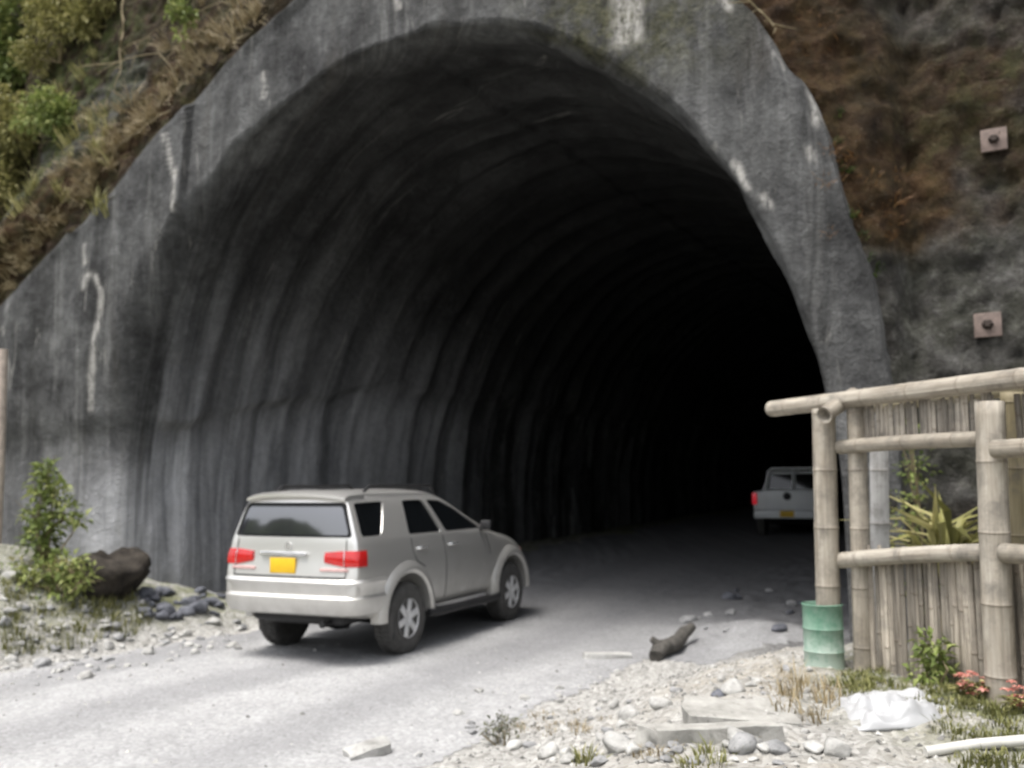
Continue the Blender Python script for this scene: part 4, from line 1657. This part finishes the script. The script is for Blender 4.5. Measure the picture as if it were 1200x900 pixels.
def bush(name, label, cat, base, clumps, leaf, nleaf, mat, group=None, stems=True, seed=0, stem_r=.012):
    """clumps: (offset, radius); foliage mesh + stem mesh under one empty"""
    rr = random.Random(seed)
    t = thing(name, label, cat, base, 0, group)
    vs, fs, sh = [], [], []
    tot = sum(r ** 2 for _, r in clumps)
    for off, r in clumps:
        off = Vector(off)
        cs = rr.uniform(-.22, .22)
        for _ in range(int(nleaf * r * r / tot)):
            d = Vector((rr.gauss(0, 1), rr.gauss(0, 1), rr.gauss(0, .9))).normalized()
            rad = r * rr.random() ** .4
            sub = Vector((rr.gauss(0, .2), rr.gauss(0, .2), rr.gauss(0, .2))) * r
            c = off + d * rad + sub
            dirv = (d + Vector((rr.gauss(0, .6), rr.gauss(0, .6), rr.gauss(0, .5)))).normalized()
            L = leaf * rr.uniform(.55, 1.3)
            add_leaf(vs, fs, sh, c, dirv, Vector((rr.gauss(0, .35), rr.gauss(0, .35), 1)), L, L * rr.uniform(.35, .6), shade=min(1, max(0, .5 + cs + rr.gauss(0, .2))))
    mesh('foliage', vs, fs, mat, t, False, attrs=dict(shade=sh))
    if stems:
        m = MB()
        for off, r in clumps:
            off = Vector(off)
            mid = off * .5 + Vector((rr.gauss(0, .06), rr.gauss(0, .06), rr.gauss(0, .04)))
            m.tube([Vector((rr.gauss(0, .03), rr.gauss(0, .03), -.05)), mid, off], [stem_r * 1.5, stem_r, stem_r * .5], 5)
            for _ in range(4):
                m.tube([off * .8, off + Vector((rr.gauss(0, r * .7), rr.gauss(0, r * .7), rr.gauss(0, r * .7)))], [stem_r * .5, stem_r * .2], 4)
        m.build('stem', M['stem'], t)
    return t


def blades_mesh(name, n, spread, h, w, seed, droop=.5):
    rr = random.Random(seed)
    vs, fs, sh = [], [], []
    for _ in range(n):
        a = rr.uniform(0, 2 * PI)
        q = spread * rr.random() ** .7
        p = Vector((math.cos(a) * q, math.sin(a) * q, -.02))
        a2 = a + rr.gauss(0, .7)
        o = Vector((math.cos(a2), math.sin(a2), 0))
        s = Vector((-o.y, o.x, 0))
        H = h * rr.uniform(.5, 1.2)
        bend = rr.uniform(.1, 1.0) * droop * H
        b = len(vs)
        ww = w * rr.uniform(.6, 1.3)
        vs += [p - s * ww, p + s * ww, p + o * bend * .3 + Vector((0, 0, H * .6)) - s * ww * .7, p + o * bend * .3 + Vector((0, 0, H * .6)) + s * ww * .7,
               p + o * bend + Vector((0, 0, H * rr.uniform(.75, 1.0)))]
        fs += [(b, b + 1, b + 3, b + 2), (b + 2, b + 3, b + 4)]
        sh += [min(1, max(0, rr.gauss(.5, .25)))] * 5
    me = bpy.data.meshes.new(name)
    me.from_pydata([tuple(v) for v in vs], [], fs)
    a = me.attributes.new('shade', 'FLOAT', 'POINT')
    a.data.foreach_set('value', sh)
    return me


def tufts(pts, name, mat, n, spread, h, w, label, cat, group, droop=.5, hang=None, srange=(.7, 1.3)):
    ms = []
    for i in range(4):
        me = blades_mesh(name, n, spread, h, w, i + len(pts), droop)
        me.materials.append(mat)
        ms.append(me)
    for p in pts:
        o = bpy.data.objects.new(name, random.choice(ms))
        COL.objects.link(o)
        o.location = p
        s = random.uniform(*srange)
        o.scale = (s, s, s)
        o.rotation_euler = (random.uniform(-.15, .15) + (hang or 0), random.uniform(-.15, .15), random.uniform(0, 6.28) if hang is None else random.uniform(-.9, .9) - AX)
        tag(o, label, cat, group)


# upper left: shrubs on the hillside
def wp(px, py, out=.1):
    p, n = wallpt(px, py)
    return p - TA * out


def hill_bush(px, py, rpx, label, mat, nleaf, leaf, seed, cl=9, flat=.8, name='shrub'):
    base = wp(px, py + rpx * .5, .0)
    k = (base - EYE).dot(FWD) / F
    r = rpx * k
    rr = random.Random(seed)
    clumps = []
    for _ in range(cl):
        a = rr.uniform(0, 2 * PI)
        q = rr.random() ** .5
        off = TR * (math.cos(a) * r * q) + Vector((0, 0, r * (.55 + math.sin(a) * flat * q))) - TA * (rr.uniform(.05, .7) * r * .7 + .1)
        clumps.append((off, r * rr.uniform(.3, .5)))
    return bush(name, label, 'shrub', base, clumps, leaf, nleaf, mat, seed=seed)


hill_bush(20, 60, 70, 'leafy bright green shrub in the upper left corner of the hillside', M['leaf'], 4200, .17, 3)
hill_bush(38, -28, 62, 'green shrub at the top edge of the hillside, left of the tunnel', M['leaf'], 3400, .17, 4)
hill_bush(22, 165, 52, 'yellow green shrub on the hillside below the bright leafy shrub', M['leaf_y'], 3600, .14, 5)
hill_bush(112, 10, 44, 'yellowish straggly shrub hanging at the top between shrub and bare soil', M['leaf_y'], 2200, .14, 6)
hill_bush(-30, 130, 60, 'dark green shrub at the far left edge of the hillside', M['leaf_d'], 2600, .16, 7)
hill_bush(5, 232, 34, 'low olive weed patch on the hillside at the left edge above the collar', M['leaf_y'], 1500, .12, 8, 6)
hill_bush(72, 48, 46, 'olive shrub between the corner shrub and the hanging dry stem', M['leaf_y'], 2400, .13, 14)
hill_bush(70, 130, 38, 'small leafy green shrub below the olive shrub, beside the grey bench', M['leaf'], 1700, .13, 15)
# sapling with bright leaves
b_ = wp(222, 98, .02)
hgt = 78 * (b_ - EYE).dot(FWD) / F
bush('sapling', 'thin sapling with bright lime leaves on the brown soil above the collar', 'sapling', b_,
     [(Vector((-.06, -.35, hgt)), .16), (Vector((.06, -.32, hgt * .92)), .13), (Vector((-.02, -.3, hgt * .62)), .08)], .13, 190, M['leaf'], seed=12, stem_r=.010)


# dry stems trailing over the bare soil
def vine(pts, r, label):
    P = []
    for a, b in zip(pts[:-1], pts[1:]):
        for k in range(4):
            P.append((a[0] + (b[0] - a[0]) * k / 4, a[1] + (b[1] - a[1]) * k / 4))
    P.append(pts[-1])
    Q = [wp(x, y, .10 + .03 * math.sin(i * 1.3)) for i, (x, y) in enumerate(P)]
    m = MB().tube(Q, [r * .6 * (1 - .6 * i / len(Q)) for i in range(len(Q))], 6)
    rr = random.Random(int(pts[0][0]))
    for q in Q[2::2]:
        m.tube([q, q + Vector((rr.gauss(0, .15), rr.gauss(0, .1), rr.uniform(-.3, .05)))], [r * .5, r * .2], 4)
    tag(m.build('dry_vine', M['stem']), label, 'vine')


vine([(95, 82), (140, 75), (190, 64), (240, 50), (290, 34)], .022, 'long pale dry vine crossing the brown soil below the sapling leaves')
vine([(150, 0), (148, 40), (146, 80), (140, 110)], .03, 'thick dry stem hanging straight down the soil left of the sapling')
vine([(200, 28), (240, 14), (280, 2)], .016, 'short dry twig at the top above the sapling')
vine([(205, 132), (160, 160), (120, 190), (90, 225), (55, 265), (25, 310), (5, 350)], .022, 'dry root running down along the upper edge of the left collar')
vine([(150, 60), (178, 45), (200, 30)], .014, 'thin slanting dry twig between the hanging stem and the sapling')
vine([(190, 60), (205, 82), (215, 100)], .014, 'thin twig leaning right at the foot of the sapling')
vine([(875, 0), (890, 14), (905, 28), (912, 38)], .02, 'dry root along the right shoulder of the collar under rusty soil')

spots = []
for _ in range(84):
    k = random.random()
    x = 4 + 300 * k
    y = 350 - 345 * k ** .85 + random.choice((random.uniform(-75, 5), random.uniform(-12, 14)))
    if y < -10: continue
    spots.append(wp(x, y, -.02))
tufts(spots, 'dry_grass', M['dry'], 34, .09, .34, .006, 'wispy dry grass tuft hanging on the bare soil left of the arch', 'grass tuft', 'dry grass tufts on the soil left of the arch', 1.0, R(50))
spots = []
for _ in range(40):
    k = random.random()
    spots.append(wp(2 + 300 * k, 356 - 345 * k ** .85 + random.uniform(-3, 14), .03))
tufts(spots, 'edge_grass', M['dry'], 26, .10, .26, .006, 'straggly dry grass tuft spilling over the upper left rim of the collar', 'grass tuft', 'grass tufts on the left rim of the collar', 1.3, R(70), (.5, 1.3))
spots = [wp(random.uniform(0, 130), random.uniform(60, 260), -.02) for _ in range(46)]
tufts(spots, 'hill_weed', M['leaf_y'], 30, .12, .36, .010, 'olive green weed tuft on the hillside below the shrubs', 'weed', 'weed tufts on the left hillside', .9, R(35))
spots = [wp(random.gauss(1035, 26), random.gauss(250, 26), -.02) for _ in range(12)] + [wp(random.gauss(987, 10), random.gauss(190, 32), -.02) for _ in range(5)] + [wp(random.gauss(935, 22), random.gauss(35, 20), -.02) for _ in range(5)]
tufts(spots, 'dead_fern', M['fern'], 22, .10, .12, .005, 'rust coloured dead fern tuft on the cliff right of the arch', 'fern', 'dead fern tufts on the right cliff', 1.2, R(60))
spots = [wp(x + random.uniform(4, 12), y + random.uniform(-3, 3), .0) for x, y in [(970, 135), (975, 165), (980, 200), (988, 250), (996, 280), (1006, 300), (1018, 320)]]
tufts(spots, 'edge_moss', M['leaf_d'], 40, .10, .10, .007, 'small pale moss tuft along the right rim of the collar', 'moss', 'moss tufts on the right rim of the collar', 1.0, R(50), (.5, 1.0))

# plant by the left wall
base = gpt(40, 672)
base.y += .2
base.z = gz(base.x, base.y)
sc = base.y / F
def off_px(dx, dy, dd=0):
    return Vector((dx * sc, dd, -dy * sc))
bush('weed_plant', 'tall green weed plant with bright leaves standing on the left bank against the wall', 'plant', base,
     [(off_px(0, -110), .13), (off_px(-4, -92), .15), (off_px(12, -85), .14), (off_px(-8, -60, .05), .17), (off_px(5, -45), .15), (off_px(24, -62), .13), (off_px(40, -52, .05), .09), (off_px(-10, -30), .16), (off_px(8, -20), .17)],
     .11, 950, M['leaf'], seed=21)
base = gpt(70, 700)
bush('low_weed', 'low dark green weed clump in front of the brown boulder', 'plant', base,
     [(off_px(-30, -14), .2), (off_px(0, -10), .18), (off_px(22, -18), .17), (off_px(-55, -18), .2), (off_px(12, -34), .13), (off_px(-15, -32), .14)], .10, 620, M['leaf'], seed=22)
base = gpt(82, 690)
bush('low_weed', 'pale yellow green weed beside the brown boulder', 'plant', base,
     [(off_px(-10, -22), .14), (off_px(2, -12), .15), (off_px(-60, -18), .16)], .09, 420, M['leaf_y'], seed=23)
spots = []
for _ in range(120):
    x = random.uniform(0, 175)
    y = random.uniform(672 + x * .1, 772 - x * .17)
    if y > 668 + .1 * x:
        spots.append(gpt(x, y))
tufts(spots, 'bank_grass', M['grassm'], 26, .10, .13, .006, 'short grass tuft growing on the left bank between stones', 'grass tuft', 'grass tufts on the left bank', .8, None, (.6, 1.3))

# verge in front of the stall
spots = []
for _ in range(70):
    x = random.uniform(985, 1200)
    y = random.uniform(782 + (x - 985) * .05, 812 + (x - 985) * .16)
    spots.append(gpt(x, y))
for _ in range(22):
    spots.append(gpt(random.uniform(1100, 1200), random.uniform(830, 868)))
for _ in range(10):
    spots.append(gpt(random.uniform(1120, 1200), random.uniform(888, 900)))
tufts(spots, 'verge_grass', M['grassm'], 46, .10, .07, .005, 'short yellow green grass tuft at the foot of the bamboo stall', 'grass tuft', 'grass tufts in front of the bamboo stall', .9, None, (.6, 1.3))
spots = [gpt(random.gauss(957, 17), random.gauss(826, 13)) for _ in range(13)] + [gpt(random.gauss(918, 22), random.gauss(806, 11)) for _ in range(9)]
tufts(spots, 'dry_clump', M['dry'], 20, .08, .17, .004, 'dry straw clump growing below the green drum', 'grass tuft', 'straw clumps below the drum', 1.3, None, (.4, 1.15))
spots = [gpt(random.gauss(655, 22), random.gauss(850, 11)) for _ in range(11)] + [gpt(random.uniform(740, 800), 885) for _ in range(4)] + [gpt(random.uniform(860, 900), 862) for _ in range(3)]
tufts(spots, 'dry_stubble', M['dry'], 40, .09, .07, .004, 'low dry straw stubble between the stones of the foreground', 'grass tuft', 'straw stubble between the foreground stones', 1.2, None, (.6, 1.2))
spots = [gpt(random.gauss(820, 16), random.gauss(888, 6)) for _ in range(6)] + [gpt(random.gauss(690, 10), 892) for _ in range(2)]
tufts(spots, 'short_weed', M['grassm'], 34, .07, .08, .005, 'short green weed in front of the concrete blocks', 'weed', 'short weeds before the concrete blocks', 1.0)
base = gpt(590, 872)
bush('grey_shrublet', 'small grey green shrublet among the foreground stones', 'plant', base,
     [((-.05, 0, .10), .08), ((.05, .02, .12), .08), ((0, 0, .17), .07), ((-.12, .03, .10), .06)], .04, 170, M['leaf_g'], seed=31, stem_r=.005)
base = gnd(sp(1098, .6, -.10), 0)
bush('green_weed', 'bright green weed growing against the cane wall above the white sack', 'plant', base,
     [((0, 0, .15), .08), ((-.03, 0, .26), .07), ((.04, 0, .08), .09), ((-.08, 0, .08), .08), ((.02, 0, .21), .06)], .07, 260, M['leaf'], seed=33, stem_r=.006)


def flower_plant(px, py, label, seed, w):
    base = gnd(sp(px, .6, -.16), 0)
    rr = random.Random(seed)
    t = thing('flowering_plant', label, 'flower', base, 0, 'coral flowers at the stall post')
    vs, fs, sh = [], [], []
    for _ in range(24):
        c = Vector((rr.uniform(-w, w), rr.gauss(0, .04), rr.uniform(.03, .15)))
        for k in range(5):
            a = 2 * PI * k / 5 + rr.random()
            add_leaf(vs, fs, sh, c, Vector((math.cos(a), math.sin(a) - .3, .35)), Vector((0, 0, 1)), .04, .026, shade=rr.random())
    mesh('petals', vs, fs, M['flower'], t, False, attrs=dict(shade=sh))
    vs, fs, sh = [], [], []
    for _ in range(60):
        a = rr.uniform(0, 6.28)
        add_leaf(vs, fs, sh, Vector((rr.uniform(-w, w), rr.gauss(0, .03), rr.uniform(0, .07))), Vector((math.cos(a), math.sin(a), .5)), Vector((0, 0, 1)), .09, .03, shade=rr.random())
    mesh('leaves', vs, fs, M['leaf_y'], t, False, attrs=dict(shade=sh))


flower_plant(1146, 808, 'low coral red flower clump just left of the thick right bamboo post', 41, .11)
flower_plant(1202, 812, 'low coral red flower clump just right of the thick right bamboo post', 42, .09)

# plants seen through the stall window, rooted at the foot of the cliff
pw = at(1105, 640, 8.3)
pw.z = gz(pw.x, pw.y)
aga = thing('spiky_plant', 'yellow green spiky leaved plant behind the window hole of the stall', 'plant', pw)
vs, fs, sh = [], [], []
rr = random.Random(5)
for k in range(46):
    a = rr.uniform(0, 2 * PI)
    el = rr.uniform(.5, 1.35)
    d = Vector((math.cos(a) * math.cos(el), math.sin(a) * math.cos(el), math.sin(el)))
    L = rr.uniform(.6, 1.0)
    add_leaf(vs, fs, sh, Vector((rr.gauss(0, .05), rr.gauss(0, .05), rr.uniform(.45, .75))), d, Vector((0, 0, 1)), L, .075, shade=rr.random(), curl=.35)
mesh('leaves', vs, fs, M['leaf_y'], aga, False, attrs=dict(shade=sh))
MB().tube([(0, 0, -.05), (.02, 0, .35), (0, 0, .75)], [.07, .06, .05], 8).build('stem', M['stem'], aga)
pw = at(1072, 600, 8.9)
pw.z = gz(pw.x, pw.y)
bush('thin_shrub', 'thin upright green shrub behind the left half of the stall window', 'shrub', pw,
     [((0, 0, .5), .18), ((.03, 0, .9), .2), ((-.03, 0, 1.3), .2), ((.02, 0, 1.7), .18), ((.0, 0, 2.05), .14)], .07, 420, M['leaf'], seed=51)

# fine gravel strewn over verge and bank: too many to count
n_ = 5200
vs, fs, sh = [], [], []
tet = np.array([(1, 0, -.4), (-.5, .87, -.4), (-.5, -.87, -.4), (.1, .1, .75), (-.1, .5, .4)])
gxr = RNG.uniform(-8.5, 4.0, n_ * 4)
gyr = RNG.uniform(3.6, 12.5, n_ * 4)
d_ = road_d(gxr, gyr)
e_, s_ = left_e(gxr, gyr)
prob = np.clip(.16 + .9 * ss(d_, -.2, .9) * (1 - ss(gyr, 9, 11)) + 1.0 * ss(e_, -.9, -.1) * (1 - ss(e_, .9, 2)), 0, 1)
ut_, tt_ = to_ut(gxr, gyr)
ok = (RNG.random(n_ * 4) < prob) & (tt_ < -.6) & (np.abs(gxr) < gyr * .62 + .5)
gxr, gyr = gxr[ok][:n_], gyr[ok][:n_]
gzr = ground_z(gxr, gyr)
for x, y, z in zip(gxr, gyr, gzr):
    s = random.uniform(.006, .022) * (1 if random.random() < .9 else 1.6)
    a = random.uniform(0, 6.28)
    ca, sa = math.cos(a), math.sin(a)
    b = len(vs)
    q = RNG.uniform(.6, 1.3, (5, 3))
    for v_, qq in zip(tet, q):
        X, Y, Z = v_ * qq * s
        vs.append((x + X * ca - Y * sa, y + X * sa + Y * ca, z + Z * .7 + s * .25))
    fs += [(b, b + 1, b + 4), (b, b + 4, b + 3), (b + 1, b + 2, b + 4), (b + 2, b + 3, b + 4), (b, b + 3, b + 2)]
    sh += [random.random()] * 5
q = NT('gravel_chips')
c_ = q.ramp(q.attr('shade'), [(0, (.12, .118, .11)), (.55, (.27, .265, .25)), (1, (.54, .53, .50))])
tag(mesh('gravel', vs, fs, q.out(c_, .9, 0, .2), None, False, attrs=dict(shade=sh)), 'fine pale gravel strewn over the verge and road edges', 'gravel', kind='stuff')

# unseen wooded hill added behind the camera, for reflections in the car
ha = np.linspace(R(95), R(265), 140)
hr = np.array([70, 80, 92, 108, 130, 175])
hh = np.array([0, .45, .85, 1.0, .9, .5])
HA_, HR_ = np.meshgrid(ha, hr, indexing='ij')
ridge = 20 + 9 * fbm(ha * 4, ha * 0, 2.0, 5)
HZ_ = ridge[:, None] * hh[None] + 2.2 * fbm(HA_ * 30, HR_ * .2, 4.0, 3) * (hh[None] > 0) - 1.5 * (hh[None] == 0)
hp = np.stack([np.sin(HA_) * HR_, np.cos(HA_) * HR_, HZ_], -1).reshape(-1, 3)
hi_ = np.arange(HA_.size).reshape(HA_.shape)
hq_ = np.stack([hi_[:-1, :-1], hi_[1:, :-1], hi_[1:, 1:], hi_[:-1, 1:]], -1).reshape(-1, 4)
tag(mesh('added_hills', hp, hq_, plain('added_wooded_hill', (.045, .06, .025), .95, 0, .1, 0, .6, .25)), kind='structure')

# ------------------------------------------------------------------ light, sky, camera
SUN_EL, SUN_AZ = R(68), R(228)      # azimuth clockwise from +Y; light comes from behind and left of the camera
sun = bpy.data.lights.new('sun', 'SUN')
sun.energy = 1.1
sun.angle = R(24)
sun.color = (1.0, .965, .92)
so = bpy.data.objects.new('sun', sun)
COL.objects.link(so)
sd = Vector((math.sin(SUN_AZ) * math.cos(SUN_EL), math.cos(SUN_AZ) * math.cos(SUN_EL), math.sin(SUN_EL)))
so.rotation_euler = sd.to_track_quat('Z', 'Y').to_euler()
so.location = (0, -20, 40)

w = bpy.data.worlds.new('World')
SC.world = w
w.use_nodes = True
nt = w.node_tree
bg = nt.nodes['Background']
sky = nt.nodes.new('ShaderNodeTexSky')
sky.sky_type = 'NISHITA'
sky.sun_disc = False
sky.sun_elevation = SUN_EL
sky.sun_rotation = SUN_AZ
sky.dust_density = 5.0
sky.air_density = 1.0
sky.ozone_density = 1.0
hs = nt.nodes.new('ShaderNodeHueSaturation')
hs.inputs['Saturation'].default_value = .35
nt.links.new(sky.outputs[0], hs.inputs['Color'])
nt.links.new(hs.outputs[0], bg.inputs[0])
bg.inputs[1].default_value = .12

cam = bpy.data.cameras.new('camera')
co_ = bpy.data.objects.new('camera', cam)
COL.objects.link(co_)
SC.camera = co_
cam.sensor_fit = 'HORIZONTAL'
cam.sensor_width = 36
cam.lens = 36 * F / 1200
cam.clip_start = .05
cam.clip_end = 3000
co_.matrix_world = Matrix((
    (RIGHT.x, UP.x, -FWD.x, EYE.x),
    (RIGHT.y, UP.y, -FWD.y, EYE.y),
    (RIGHT.z, UP.z, -FWD.z, EYE.z),
    (0, 0, 0, 1)))
cam.dof.use_dof = True
cam.dof.focus_distance = 2.5
cam.dof.aperture_fstop = 2.9

SC.render.engine = 'CYCLES'
SC.cycles.use_denoising = True
SC.cycles.max_bounces = 8
SC.cycles.diffuse_bounces = 5
SC.cycles.sample_clamp_indirect = 6
SC.view_settings.view_transform = 'Standard'
SC.view_settings.look = 'None'
SC.view_settings.gamma = 1
SC.view_settings.use_curve_mapping = False
SC.view_settings.exposure = 1.27
